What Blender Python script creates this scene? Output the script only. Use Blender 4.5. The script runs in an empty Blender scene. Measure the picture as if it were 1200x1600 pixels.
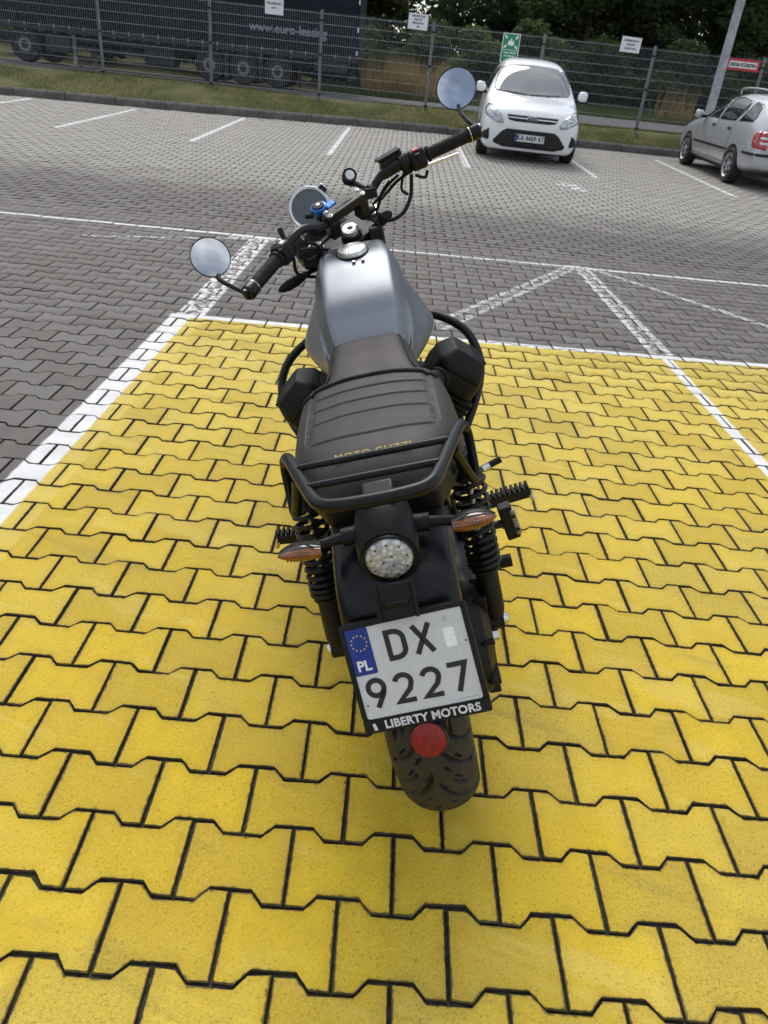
import bpy, bmesh, math, random
import numpy as np
from mathutils import Vector, Matrix
from mathutils.bvhtree import BVHTree
random.seed(7); rng = np.random.default_rng(7)
scene = bpy.context.scene
COL = scene.collection
R = math.radians

# ---------------------------------------------------------------- camera
cam_d = bpy.data.cameras.new('camera'); cam = bpy.data.objects.new('camera', cam_d); COL.objects.link(cam)
CR = Vector((0.9945, 0.0277, 0.0921)).normalized(); CF = Vector((0.0234, 0.8586, -0.5121)).normalized()
PITCH, ROLL, YAW = 0.5376, 0.1072, -0.0273
_f = Vector((-math.sin(YAW)*math.cos(PITCH), math.cos(YAW)*math.cos(PITCH), -math.sin(PITCH)))
_r = Vector((math.cos(YAW), math.sin(YAW), 0)); _u = _r.cross(_f)
CR = math.cos(ROLL)*_r + math.sin(ROLL)*_u; CU = -math.sin(ROLL)*_r + math.cos(ROLL)*_u; CF = _f
CAM = Vector((0.3859, -0.7164, 1.3156)); FPX = 1147.0
cam.matrix_world = Matrix(((CR.x, CU.x, -CF.x, CAM.x), (CR.y, CU.y, -CF.y, CAM.y), (CR.z, CU.z, -CF.z, CAM.z), (0, 0, 0, 1)))
cam_d.sensor_fit = 'VERTICAL'; cam_d.sensor_height = 32.0; cam_d.lens = FPX/1600*32.0
cam_d.clip_start = 0.05; cam_d.clip_end = 1500
cam_d.dof.use_dof = True; cam_d.dof.focus_distance = 1.35; cam_d.dof.aperture_fstop = 13
scene.camera = cam

# ---------------------------------------------------------------- sky, sun, exposure
SUN_EL, SUN_AZ = R(50), R(-14)      # azimuth measured clockwise from +Y (north)
world = bpy.data.worlds.new('World'); scene.world = world; world.use_nodes = True
wn, wl = world.node_tree.nodes, world.node_tree.links
wn.clear()
w_out = wn.new('ShaderNodeOutputWorld'); w_bg = wn.new('ShaderNodeBackground'); w_bg.inputs[1].default_value = 0.108
sky = wn.new('ShaderNodeTexSky'); sky.sky_type = 'NISHITA'; sky.sun_disc = False
sky.sun_elevation = SUN_EL; sky.sun_rotation = SUN_AZ; sky.air_density = 1.0; sky.dust_density = 1.6; sky.ozone_density = 1.0
tc = wn.new('ShaderNodeTexCoord'); sep = wn.new('ShaderNodeSeparateXYZ'); wl.new(tc.outputs['Generated'], sep.inputs[0])
def wm(op, a, b=None, c=None):
    n = wn.new('ShaderNodeMath'); n.operation = op
    for i, v in enumerate((a, b, c)):
        if v is None: continue
        if isinstance(v, (int, float)): n.inputs[i].default_value = v
        else: wl.new(v, n.inputs[i])
    return n.outputs[0]
zc = wm('ADD', wm('MAXIMUM', sep.outputs[2], 0.0), 0.16)
cv = wn.new('ShaderNodeCombineXYZ'); wl.new(wm('DIVIDE', sep.outputs[0], zc), cv.inputs[0]); wl.new(wm('DIVIDE', sep.outputs[1], zc), cv.inputs[1])
cn = wn.new('ShaderNodeTexNoise'); cn.inputs['Scale'].default_value = 1.15; cn.inputs['Detail'].default_value = 5; cn.inputs['Roughness'].default_value = 0.58; cn.inputs['Distortion'].default_value = 0.35
wl.new(cv.outputs[0], cn.inputs['Vector'])
cn2 = wn.new('ShaderNodeTexNoise'); cn2.inputs['Scale'].default_value = 2.3; cn2.inputs['Detail'].default_value = 3
wl.new(cv.outputs[0], cn2.inputs['Vector'])
cov = wn.new('ShaderNodeMapRange'); cov.interpolation_type = 'SMOOTHSTEP'; wl.new(cn.outputs[0], cov.inputs[0])
cov.inputs[1].default_value = 0.36; cov.inputs[2].default_value = 0.60; cov.inputs[3].default_value = 0.35; cov.inputs[4].default_value = 1.0
cr_ = wn.new('ShaderNodeValToRGB'); wl.new(cn2.outputs[0], cr_.inputs[0])
cr_.color_ramp.elements[0].position = 0.36; cr_.color_ramp.elements[0].color = (2.3, 2.6, 3.15, 1)
cr_.color_ramp.elements[1].position = 0.64; cr_.color_ramp.elements[1].color = (8.6, 8.7, 8.9, 1)
mx = wn.new('ShaderNodeMix'); mx.data_type = 'RGBA'; wl.new(cov.outputs[0], mx.inputs[0]); wl.new(sky.outputs[0], mx.inputs[6]); wl.new(cr_.outputs[0], mx.inputs[7])
wl.new(mx.outputs[2], w_bg.inputs[0]); wl.new(w_bg.outputs[0], w_out.inputs[0])
sun_d = bpy.data.lights.new('sun', 'SUN'); sun_d.energy = 1.5; sun_d.angle = R(30); sun_d.color = (1.0, 0.96, 0.9)
sun = bpy.data.objects.new('sun', sun_d); COL.objects.link(sun)
_sd = Vector((math.sin(SUN_AZ)*math.cos(SUN_EL), math.cos(SUN_AZ)*math.cos(SUN_EL), math.sin(SUN_EL)))
sun.rotation_euler = _sd.to_track_quat('Z', 'Y').to_euler(); sun.location = _sd*40
scene.view_settings.view_transform = 'Standard'; scene.view_settings.look = 'None'; scene.view_settings.exposure = 0.58; scene.view_settings.gamma = 1.0
scene.view_settings.use_curve_mapping = False

cy = scene.cycles
cy.max_bounces = 6; cy.diffuse_bounces = 2; cy.glossy_bounces = 3; cy.transmission_bounces = 5; cy.transparent_max_bounces = 6
cy.caustics_reflective = False; cy.caustics_refractive = False; cy.use_adaptive_sampling = True; cy.adaptive_threshold = 0.02

# ---------------------------------------------------------------- material helpers
class NT:
    def __init__(s, m):
        m.use_nodes = True; s.n = m.node_tree.nodes; s.l = m.node_tree.links
        s.b = s.n['Principled BSDF']
    def new(s, t, **k):
        n = s.n.new(t)
        for a, v in k.items(): setattr(n, a, v)
        return n
    def put(s, sock, v):
        if isinstance(v, (int, float)): sock.default_value = v
        elif isinstance(v, tuple): sock.default_value = v if len(v) == 4 else (*v, 1) if sock.type == 'RGBA' else v
        else: s.l.new(v, sock)
    def m(s, op, a, b=None, c=None, clamp=False):
        n = s.new('ShaderNodeMath', operation=op, use_clamp=clamp)
        for i, v in enumerate((a, b, c)):
            if v is not None: s.put(n.inputs[i], v)
        return n.outputs[0]
    def mix(s, f, a, b, blend='MIX'):
        n = s.new('ShaderNodeMix', data_type='RGBA', blend_type=blend)
        s.put(n.inputs[0], f); s.put(n.inputs[6], a); s.put(n.inputs[7], b); return n.outputs[2]
    def noise(s, vec, scale, detail=4, rough=0.55, dist=0.0):
        n = s.new('ShaderNodeTexNoise'); n.inputs['Scale'].default_value = scale; n.inputs['Detail'].default_value = detail
        n.inputs['Roughness'].default_value = rough; n.inputs['Distortion'].default_value = dist
        if vec is not None: s.l.new(vec, n.inputs['Vector'])
        return n.outputs[0]
    def ramp(s, v, lo, hi, a=0.0, b=1.0, smooth=True):
        n = s.new('ShaderNodeMapRange'); n.interpolation_type = 'SMOOTHSTEP' if smooth else 'LINEAR'
        s.put(n.inputs[0], v); n.inputs[1].default_value = lo; n.inputs[2].default_value = hi; n.inputs[3].default_value = a; n.inputs[4].default_value = b
        return n.outputs[0]
    def bump(s, h, strength=0.2, dist=0.002):
        n = s.new('ShaderNodeBump'); n.inputs['Strength'].default_value = strength; n.inputs['Distance'].default_value = dist
        s.l.new(h, n.inputs['Height']); s.l.new(n.outputs[0], s.b.inputs['Normal'])
    def band(s, v, lo, hi, soft=0.004):
        return s.m('MULTIPLY', s.ramp(v, lo-soft, lo+soft), s.ramp(v, hi-soft, hi+soft, 1.0, 0.0))
MATS = {}
def mat(name, base, rough=0.5, metal=0.0, var=0.12, vscale=30.0, bump=0.0, bscale=300.0, bdist=0.001, rvar=0.1, coat=0.0, trans=0.0, emit=None, spec=0.5, ior=1.45):
    if name in MATS: return MATS[name]
    m = bpy.data.materials.new(name); t = NT(m); b = t.b
    o = t.new('ShaderNodeTexCoord').outputs['Object']
    n1 = t.noise(o, vscale, 5)
    f = t.ramp(n1, 0.3, 0.7)
    lo = tuple(max(0, c*(1-var)) for c in base); hi = tuple(min(1, c*(1+var)) for c in base)
    t.put(b.inputs['Base Color'], t.mix(f, (*lo, 1), (*hi, 1)))
    t.put(b.inputs['Roughness'], t.ramp(t.noise(o, vscale*2.3, 4), 0.3, 0.7, max(0.02, rough-rvar), min(1, rough+rvar)))
    b.inputs['Metallic'].default_value = metal; b.inputs['IOR'].default_value = ior
    b.inputs['Specular IOR Level'].default_value = spec
    if coat: b.inputs['Coat Weight'].default_value = coat; b.inputs['Coat Roughness'].default_value = 0.06
    if trans: b.inputs['Transmission Weight'].default_value = trans
    if emit: b.inputs['Emission Color'].default_value = (*emit, 1); b.inputs['Emission Strength'].default_value = 1
    if bump: t.bump(t.noise(o, bscale, 3), bump, bdist)
    MATS[name] = m; return m

# ---------------------------------------------------------------- mesh helpers
def vec(*a): return np.array(a if len(a) > 1 else a[0], float)
def catmull(pts, k=6, closed=False):
    P = [np.array(p, float) for p in pts]; n = len(P); out = []
    segs = n if closed else n-1
    for i in range(segs):
        p1, p2 = P[i], P[(i+1) % n]
        p0 = P[i-1] if (i > 0 or closed) else 2*p1-p2
        p3 = P[(i+2) % n] if (i+2 < n or closed) else 2*p2-p1
        for j in range(k):
            t = j/k
            out.append(0.5*((2*p1)+(-p0+p2)*t+(2*p0-5*p1+4*p2-p3)*t*t+(-p0+3*p1-3*p2+p3)*t**3))
    if not closed: out.append(P[-1])
    return out
def basis(d, up=(0, 0, 1)):
    d = np.array(d, float); d /= np.linalg.norm(d); u = np.array(up, float)
    if abs(d @ u) > 0.97: u = np.array((0, 1.0, 0)) if abs(d[1]) < 0.9 else np.array((1.0, 0, 0))
    x = np.cross(u, d); x /= np.linalg.norm(x); y = np.cross(d, x); return x, y, d
class MB:
    def __init__(s): s.v = []; s.f = []
    def add(s, vs, fs):
        o = len(s.v); s.v += [tuple(map(float, p)) for p in vs]; s.f += [tuple(i+o for i in f) for f in fs]; return s
    def box(s, c, sz, ax=None):
        c = np.array(c, float); a = np.eye(3) if ax is None else np.array(ax, float)
        vs = [c + a[0]*sz[0]/2*i + a[1]*sz[1]/2*j + a[2]*sz[2]/2*k for k in (-1, 1) for j in (-1, 1) for i in (-1, 1)]
        return s.add(vs, [(0, 2, 3, 1), (4, 5, 7, 6), (0, 1, 5, 4), (2, 6, 7, 3), (0, 4, 6, 2), (1, 3, 7, 5)])
    def tube(s, path, r, n=10, closed=False, cap=True, flat=None):
        P = [np.array(p, float) for p in path]; m = len(P)
        rr = [r]*m if isinstance(r, (int, float)) else list(r)
        vs = []; fs = []; x = None
        for i in range(m):
            d = P[(i+1) % m]-P[i-1] if (closed or 0 < i < m-1) else (P[1]-P[0] if i == 0 else P[-1]-P[-2])
            d = d/(np.linalg.norm(d)+1e-12)
            if x is None: x, y, _ = basis(d)
            else:
                x = x - d*(x @ d); x /= np.linalg.norm(x); y = np.cross(d, x)
            for k in range(n):
                a = 2*math.pi*k/n; vs.append(P[i]+rr[i]*(math.cos(a)*x+math.sin(a)*y*(flat or 1)))
        for i in range(m if closed else m-1):
            j = (i+1) % m
            for k in range(n): fs.append((i*n+k, i*n+(k+1) % n, j*n+(k+1) % n, j*n+k))
        if cap and not closed: fs.append(tuple(range(n))[::-1]); fs.append(tuple((m-1)*n+k for k in range(n)))
        return s.add(vs, fs)
    def lathe(s, prof, o, ax, n=24, cap=True, up=(0, 0, 1)):
        x, y, d = basis(ax, up); o = np.array(o, float); vs = []; fs = []
        for r, h in prof:
            for k in range(n):
                a = 2*math.pi*k/n; vs.append(o+d*h+r*(math.cos(a)*x+math.sin(a)*y))
        for i in range(len(prof)-1):
            for k in range(n): fs.append((i*n+k, i*n+(k+1) % n, (i+1)*n+(k+1) % n, (i+1)*n+k))
        if cap:
            if prof[0][0] > 1e-6: fs.append(tuple(range(n))[::-1])
            if prof[-1][0] > 1e-6: fs.append(tuple((len(prof)-1)*n+k for k in range(n)))
        return s.add(vs, fs)
    def grid(s, P, cu=False, cv_=False):
        nu, nv = len(P), len(P[0]); vs = [p for row in P for p in row]; fs = []
        for i in range(nu if cu else nu-1):
            for j in range(nv if cv_ else nv-1):
                a, b = (i+1) % nu, (j+1) % nv; fs.append((i*nv+j, a*nv+j, a*nv+b, i*nv+b))
        return s.add(vs, fs)
    def loft(s, secs, caps=True):
        n = len(secs[0]); s.grid(secs, False, True); 
        if caps:
            b = len(s.v)-len(secs)*n; s.f.append(tuple(b+k for k in range(n))[::-1]); s.f.append(tuple(b+(len(secs)-1)*n+k for k in range(n)))
        return s
    def prism(s, poly, o, x, y, d):
        o, x, y, d = (np.array(q, float) for q in (o, x, y, d)); n = len(poly)
        vs = [o+x*p[0]+y*p[1] for p in poly]; vs += [q+d for q in vs]
        fs = [tuple(range(n))[::-1], tuple(range(n, 2*n))]+[(i, (i+1) % n, n+(i+1) % n, n+i) for i in range(n)]
        return s.add(vs, fs)
    def mesh(s, name='m'):
        me = bpy.data.meshes.new(name); me.from_pydata(s.v, [], s.f)
        bm = bmesh.new(); bm.from_mesh(me); bmesh.ops.remove_doubles(bm, verts=bm.verts, dist=1e-6); bmesh.ops.recalc_face_normals(bm, faces=bm.faces); bm.to_mesh(me); bm.free()
        return me
    def build(s, name, m, parent=None, smooth=35, bevel=0, seg=2, sub=0, label=None, kind=None):
        me = s.mesh(name); me.materials.append(m)
        if smooth: shade(me, smooth)
        o = bpy.data.objects.new(name, me); COL.objects.link(o)
        if parent: o.parent = parent
        if bevel:
            b = o.modifiers.new('bevel', 'BEVEL'); b.width = bevel; b.segments = seg; b.limit_method = 'ANGLE'; b.angle_limit = R(40); b.harden_normals = False
        if sub: q = o.modifiers.new('sub', 'SUBSURF'); q.levels = q.render_levels = sub
        if label: o['label'] = label
        if kind: o['kind'] = kind
        return o
def shade(me, ang=35):
    me.polygons.foreach_set('use_smooth', [True]*len(me.polygons))
    try: me.set_sharp_from_angle(angle=R(ang))
    except Exception: pass
def tag(o, label=None, cat=None, group=None, kind=None):
    for k, v in (('label', label), ('category', cat), ('group', group), ('kind', kind)):
        if v: o[k] = v
    return o
def thing(name, label, cat, loc=(0, 0, 0), rot=(0, 0, 0), group=None, mw=None):
    o = bpy.data.objects.new(name, None); COL.objects.link(o); o.empty_display_size = 0.2
    if mw is not None: o.matrix_world = mw
    else: o.location = loc; o.rotation_euler = rot
    return tag(o, label, cat, group)
def rawmesh(name, V, F, m):
    me = bpy.data.meshes.new(name); V = np.asarray(V, np.float32); F = np.asarray(F, np.int32); k = F.shape[1]
    me.vertices.add(len(V)); me.vertices.foreach_set('co', V.ravel()); me.loops.add(F.size); me.loops.foreach_set('vertex_index', F.ravel())
    me.polygons.add(len(F)); me.polygons.foreach_set('loop_start', np.arange(0, F.size, k, dtype=np.int32)); me.polygons.foreach_set('loop_total', np.full(len(F), k, np.int32))
    me.update(calc_edges=True); me.validate(); me.materials.append(m); return me
def copy_tree(o, parent=None):
    c = o.copy(); COL.objects.link(c)
    if parent: c.parent = parent
    for ch in list(o.children): copy_tree(ch, c)
    return c
def text(name, body, size, m, parent, o, x, y, extrude=0.0005, bold=0.0, xs=1.0, align='CENTER', space=1.0, shear=0.0):
    cu = bpy.data.curves.new(name, 'FONT'); cu.body = body; cu.size = size; cu.extrude = extrude; cu.offset = bold; cu.align_x = align; cu.align_y = 'CENTER'; cu.space_character = space; cu.shear = shear
    cu.resolution_u = 3
    t = bpy.data.objects.new(name, cu); COL.objects.link(t)
    bpy.context.view_layer.update()
    me = bpy.data.meshes.new_from_object(t.evaluated_get(bpy.context.evaluated_depsgraph_get()))
    bpy.data.objects.remove(t); me.materials.clear(); me.materials.append(m)
    ob = bpy.data.objects.new(name, me); COL.objects.link(ob); ob.parent = parent
    X = Vector(x).normalized(); Y = Vector(y).normalized(); Z = X.cross(Y); X = X*xs
    ob.matrix_local = Matrix(((X.x, Y.x, Z.x, o[0]), (X.y, Y.y, Z.y, o[1]), (X.z, Y.z, Z.z, o[2]), (0, 0, 0, 1)))
    return ob
def ribbon(mb, pts, w, th, o, x, y, closed=False):
    """flat stroke of width w along a 2D polyline, th thick, on plane (o,x,y)"""
    P = [np.array(p, float) for p in pts]; n = len(P); L = []; Rr = []
    for i in range(n):
        a = P[i]-P[i-1] if (i > 0 or closed) else P[1]-P[0]
        b = P[(i+1) % n]-P[i] if (i < n-1 or closed) else P[-1]-P[-2]
        a = a/np.linalg.norm(a); b = b/np.linalg.norm(b); t = a+b; t /= np.linalg.norm(t)
        nn = np.array((-t[1], t[0])); k = 1/max(0.45, nn @ np.array((-a[1], a[0])))
        L.append(P[i]+nn*w/2*k); Rr.append(P[i]-nn*w/2*k)
    o, x, y = np.array(o, float), np.array(x, float), np.array(y, float); z = np.cross(x, y)*th
    e = lambda p: o+x*p[0]+y*p[1]
    secs = [[e(L[i]), e(Rr[i]), e(Rr[i])+z, e(L[i])+z] for i in range(n)]
    if closed: mb.grid(secs, True, True)
    else: mb.loft(secs)
def lot_z(Y): return 0.028*max(0.0, Y-9.0)

# ================================================================ ground, pavement
KERB = [(-13, 15.9), (-7.9, 16.3), (-4.07, 16.82), (-0.03, 17.68), (3.0, 17.95), (6.6, 18.15), (14, 18.5)]
def kerb_y(x):
    for (x0, y0), (x1, y1) in zip(KERB, KERB[1:]):
        if x <= x1: return y0+(y1-y0)*(x-x0)/(x1-x0)
    return KERB[-1][1]
def sstep(a, b, v): t = min(1, max(0, (v-a)/(b-a))); return t*t*(3-2*t)
def terrain_z(x, y):
    ky = kerb_y(max(-13, min(14, x)))
    if y < ky+0.14: return lot_z(y)-0.09
    k = lot_z(ky)+0.13
    bank = 0.66+0.02*math.sin(x*0.9)
    if y < 19.2: return k+(bank-k)*sstep(ky+0.1, 19.2, y)
    road = 0.47+0.13*sstep(0, 7, x)
    if y < 22: return bank+(road-bank)*sstep(19.4, 22, y)
    if y < 31: return road
    return road+0.25*sstep(31, 36, y)+0.01*max(0, min(y, 120)-36)

def m_terrain():
    m = bpy.data.materials.new('verge_grass_soil'); t = NT(m); p = t.new('ShaderNodeNewGeometry').outputs['Position']
    n = t.noise(p, 1.3, 6); n2 = t.noise(p, 14, 5)
    c = t.mix(t.ramp(n, 0.35, 0.65), (0.060, 0.075, 0.024, 1), (0.125, 0.118, 0.052, 1))
    c = t.mix(t.ramp(n2, 0.55, 0.8, 0, 0.7), c, (0.10, 0.08, 0.045, 1))
    t.put(t.b.inputs['Base Color'], c); t.b.inputs['Roughness'].default_value = 0.95; t.b.inputs['Specular IOR Level'].default_value = 0.1
    t.bump(n2, 0.6, 0.03); return m
xs = sorted(set([-400, -200, -100, -60, -40, -30]+[i*0.8 for i in range(-28, 32)]+[30, 40, 60, 100, 200, 400]))
ys = sorted(set([-60, -30, -15, -8]+[i for i in range(-6, 15)]+[15+i*0.2 for i in range(0, 46)]+[24+i*0.6 for i in range(0, 24)]+[40, 50, 70, 100, 160, 300, 700]))
me = MB().grid([[(x, y, terrain_z(x, y)) for y in ys] for x in xs]).mesh('ground'); me.materials.append(m_terrain()); shade(me, 60)
ground = bpy.data.objects.new('ground', me); COL.objects.link(ground); tag(ground, 'grassy ground running past the fence to the wood', 'ground', kind='structure')

# --- paver material: grey concrete with yellow and white paint laid out in world metres
def m_paver(near=True):
    m = bpy.data.materials.new('painted_concrete_paver' if near else 'concrete_paver_bay_lines'); t = NT(m)
    g = t.new('ShaderNodeNewGeometry'); p = g.outputs['Position']; s = t.new('ShaderNodeSeparateXYZ'); t.l.new(p, s.inputs[0])
    X, Y = s.outputs[0], s.outputs[1]
    oi = t.new('ShaderNodeAttribute', attribute_name='tone', attribute_type='GEOMETRY').outputs['Fac']
    n_big = t.noise(p, 1.3, 4, .6); n_mid = t.noise(p, 9, 3); n_fine = t.noise(p, 150, 4, 0.82); n_spk = t.noise(p, 420, 1)
    n_w = t.noise(p, 24, 4, 0.7)
    wob = t.m('MULTIPLY', t.m('SUBTRACT', n_w, 0.5), 0.02)
    Xw = t.m('ADD', X, wob); Yw = t.m('ADD', Y, wob)
    # distance to the nearest joint of the bond: wear and dirt collect there
    def tri(par, xx):     # |distance to the straight joint| in a row of the given parity
        f = t.m('FRACT', t.m('ADD', t.m('SUBTRACT', t.m('DIVIDE', xx, 0.2), t.m('MULTIPLY', par, 0.5)), 100.0))
        return t.m('MULTIPLY', t.m('MINIMUM', f, t.m('SUBTRACT', 1.0, f)), 0.2)
    kk = t.m('ROUND', t.m('SUBTRACT', t.m('DIVIDE', Y, 0.14), 0.5)); par = t.m('FRACT', t.m('ADD', t.m('MULTIPLY', kk, 0.5), 50.0)); par = t.m('MULTIPLY', par, 2.0)
    wv = t.m('SUBTRACT', 0.05, tri(par, X)); wv = t.m('MAXIMUM', t.m('MINIMUM', t.m('DIVIDE', wv, 0.012), 1.0), -1.0)
    line = t.m('ADD', t.m('MULTIPLY', t.m('ADD', kk, 0.5), 0.14), t.m('MULTIPLY', wv, 0.0125))
    dl = t.m('SUBTRACT', Y, line); up = t.m('GREATER_THAN', dl, 0.0)
    par2 = t.m('ABSOLUTE', t.m('SUBTRACT', par, up))
    dist = t.m('MINIMUM', t.m('ABSOLUTE', dl), tri(par2, X))
    n_edge = t.noise(p, 75, 3, 0.65)
    edge = t.ramp(t.m('ADD', dist, t.m('MULTIPLY', t.m('SUBTRACT', n_edge, 0.5), 0.016)), 0.0030, 0.0080, 1.0, 0.0)
    halo = t.ramp(t.m('ADD', dist, t.m('MULTIPLY', t.m('SUBTRACT', n_edge, 0.5), 0.03)), 0.006, 0.030, 1.0, 0.0)
    # concrete
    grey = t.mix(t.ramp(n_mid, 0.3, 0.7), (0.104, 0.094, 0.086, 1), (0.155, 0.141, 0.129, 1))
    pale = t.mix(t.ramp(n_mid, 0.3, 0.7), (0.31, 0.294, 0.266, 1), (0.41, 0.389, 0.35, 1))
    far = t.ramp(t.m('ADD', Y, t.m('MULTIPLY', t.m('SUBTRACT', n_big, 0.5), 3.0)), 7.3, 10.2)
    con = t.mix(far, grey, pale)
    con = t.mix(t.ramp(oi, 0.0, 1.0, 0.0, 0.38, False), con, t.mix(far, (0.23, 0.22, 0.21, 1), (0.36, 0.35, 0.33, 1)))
    con = t.mix(t.m('MULTIPLY', t.ramp(n_spk, 0.55, 0.75), 0.35), con, (0.35, 0.34, 0.32, 1))
    # yellow
    yel = t.mix(t.ramp(n_mid, 0.25, 0.75), (0.61, 0.408, 0.010, 1), (0.73, 0.505, 0.022, 1))
    yel = t.mix(t.ramp(n_big, 0.44, 0.60, 0, 0.5), yel, (0.70, 0.54, 0.10, 1))
    yel = t.mix(t.ramp(Y, 0.3, 3.2, 0.05, 0.66), yel, (0.64, 0.525, 0.14, 1))  # paler with distance: grazing sheen put into the yellow
    yel = t.mix(t.ramp(oi, 0.0, 1.0, 0.0, 0.62, False), yel, (0.47, 0.325, 0.035, 1))
    sv = t.new('ShaderNodeCombineXYZ'); t.l.new(t.m('MULTIPLY', X, 1.3), sv.inputs[0]); t.l.new(t.m('ADD', t.m('MULTIPLY', Y, 7.0), t.m('MULTIPLY', X, 2.0)), sv.inputs[1])
    n_scuff = t.noise(sv.outputs[0], 1.0, 4, 0.6)
    yel = t.mix(t.m('MULTIPLY', t.ramp(n_scuff, 0.56, 0.68), 0.40), yel, (0.33, 0.235, 0.05, 1))
    yel = t.mix(t.m('MULTIPLY', t.ramp(n_scuff, 0.34, 0.44, 1.0, 0.0), 0.35), yel, (0.74, 0.58, 0.17, 1))
    dirt = t.m('MULTIPLY', t.ramp(n_big, 0.50, 0.64), t.ramp(n_fine, 0.3, 0.75))
    yel = t.mix(t.m('MULTIPLY', dirt, 0.55), yel, (0.25, 0.19, 0.05, 1))
    pit = t.ramp(n_fine, 0.54, 0.66); yel = t.mix(t.m('MULTIPLY', pit, 0.72), yel, (0.23, 0.15, 0.010, 1))
    yel = t.mix(t.m('MULTIPLY', t.ramp(n_spk, 0.48, 0.72), 0.45), yel, (0.86, 0.66, 0.09, 1))
    spot = t.ramp(n_fine, 0.76, 0.79); yel = t.mix(t.m('MULTIPLY', spot, 0.8), yel, (0.10, 0.075, 0.02, 1))
    Yt = t.m('SUBTRACT', Yw, t.m('MULTIPLY', Xw, 0.043))
    my = t.m('MULTIPLY', t.ramp(Xw, -0.79, -0.775), t.ramp(Yt, 3.50, 3.51, 1.0, 0.0))
    # second coat strip along the left line is paler
    yel = t.mix(t.m('MULTIPLY', t.band(Xw, -0.8, -0.66), 0.45), yel, (0.74, 0.58, 0.16, 1))
    yel = t.mix(t.m('MULTIPLY', halo, 0.22), yel, (0.36, 0.245, 0.02, 1))
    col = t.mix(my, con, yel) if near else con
    # white
    wht = t.mix(t.ramp(n_mid, 0.3, 0.7), (0.70, 0.70, 0.69, 1), (0.84, 0.84, 0.83, 1))
    wht = t.mix(t.m('MULTIPLY', t.ramp(n_fine, 0.5, 0.75), 0.35), wht, (0.4, 0.4, 0.39, 1))
    worn = t.ramp(n_w, 0.40, 0.54)
    worn2 = t.ramp(n_w, 0.47, 0.58)
    keep = t.ramp(n_w, 0.26, 0.33)
    old = t.m('MULTIPLY', worn, 0.8)
    def slant(x0, y0, x1, y1, w, soft=0.006):
        dx, dy = x1-x0, y1-y0; L = math.hypot(dx, dy); dx /= L; dy /= L
        a = t.m('SUBTRACT', Xw, x0); b = t.m('SUBTRACT', Yw, y0)
        al = t.m('ADD', t.m('MULTIPLY', a, dx), t.m('MULTIPLY', b, dy)); pe = t.m('SUBTRACT', t.m('MULTIPLY', a, dy), t.m('MULTIPLY', b, dx))
        return t.m('MULTIPLY', t.band(al, 0, L), t.band(pe, -w/2, w/2, soft))
    masks = []
    if near:
     masks.append(t.m('MULTIPLY', slant(-0.832, -3.0, -0.79, 3.50, 0.115), keep))
     masks.append(t.m('MULTIPLY', t.m('MULTIPLY', t.ramp(Xw, -0.86, -0.85), t.band(Yt, 3.492, 3.552)), keep))
     masks.append(t.m('MULTIPLY', slant(2.095, -1.0, 2.092, 3.60, 0.062), keep))
     # worn older lines
     for off in (-0.055, 0.055):
         masks.append(t.m('MULTIPLY', slant(-0.745+off, 3.52, -0.735+off, 5.90, 0.05), t.m('MULTIPLY', worn, 1.0)))
     masks.append(t.m('MULTIPLY', slant(-0.745, 3.52, -0.735, 5.90, 0.15), t.m('MULTIPLY', worn2, 1.0)))
     masks.append(t.m('MULTIPLY', slant(-4.5, 5.80, 0.3, 5.93, 0.055), keep))
     masks.append(t.m('MULTIPLY', slant(0.3, 5.93, 8.5, 6.16, 0.055), t.ramp(n_w, 0.36, 0.44)))
     masks.append(t.m('MULTIPLY', slant(-2.1, 5.25, -0.8, 5.80, 0.05), t.m('MULTIPLY', worn2, 0.8)))
     masks.append(t.m('MULTIPLY', slant(-1.0, 5.80, -0.4, 5.86, 0.09), t.m('MULTIPLY', worn, 0.8)))
     for off in (-0.05, 0.05):
         masks.append(t.m('MULTIPLY', slant(2.06+off, 6.05, 2.09+off, 3.66, 0.045), old))
         masks.append(t.m('MULTIPLY', slant(2.02+off, 6.05+off*0.3, 0.70+off, 3.75-off*0.4, 0.04), t.m('MULTIPLY', worn, 0.62)))
     masks.append(t.m('MULTIPLY', slant(2.06, 6.05, 2.09, 3.66, 0.12), t.m('MULTIPLY', worn2, 0.55)))
     masks.append(t.m('MULTIPLY', slant(2.02, 6.05, 0.70, 3.75, 0.12), t.m('MULTIPLY', worn2, 0.35)))
     masks.append(t.m('MULTIPLY', slant(2.14, 6.02, 3.75, 3.75, 0.07), t.m('MULTIPLY', worn, 0.6)))
    # bays along the kerb
    for x, y0, y1 in () if near else ((-9.3, 12.2, 16.3), (-7.16, 12.2, 16.2), (-5.07, 12.2, 16.2), (-2.95, 12.25, 16.72), (-0.76, 12.35, 17.05), (1.51, 12.6, 17.4), (3.74, 13.0, 17.6), (5.91, 12.4, 17.0), (8.2, 12.4, 17.6)):
        masks.append(t.m('MULTIPLY', slant(x, y0, x, y1, 0.105, 0.008), keep))
    # worn stencil
    if not near: masks.append(t.m('MULTIPLY', t.m('MULTIPLY', t.band(Xw, 2.84, 3.24), t.band(Yw, 11.2, 11.95)), t.ramp(n_mid, 0.54, 0.60)))
    mw = masks[0]
    for k in masks[1:]: mw = t.m('MAXIMUM', mw, k)
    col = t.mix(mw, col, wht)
    col = t.mix(t.m('MULTIPLY', edge, 0.80), col, (0.050, 0.042, 0.022, 1))
    # painted faces only: the sides of the stones keep their concrete and dirt
    nz = t.new('ShaderNodeSeparateXYZ'); t.l.new(g.outputs['Normal'], nz.inputs[0])
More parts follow.
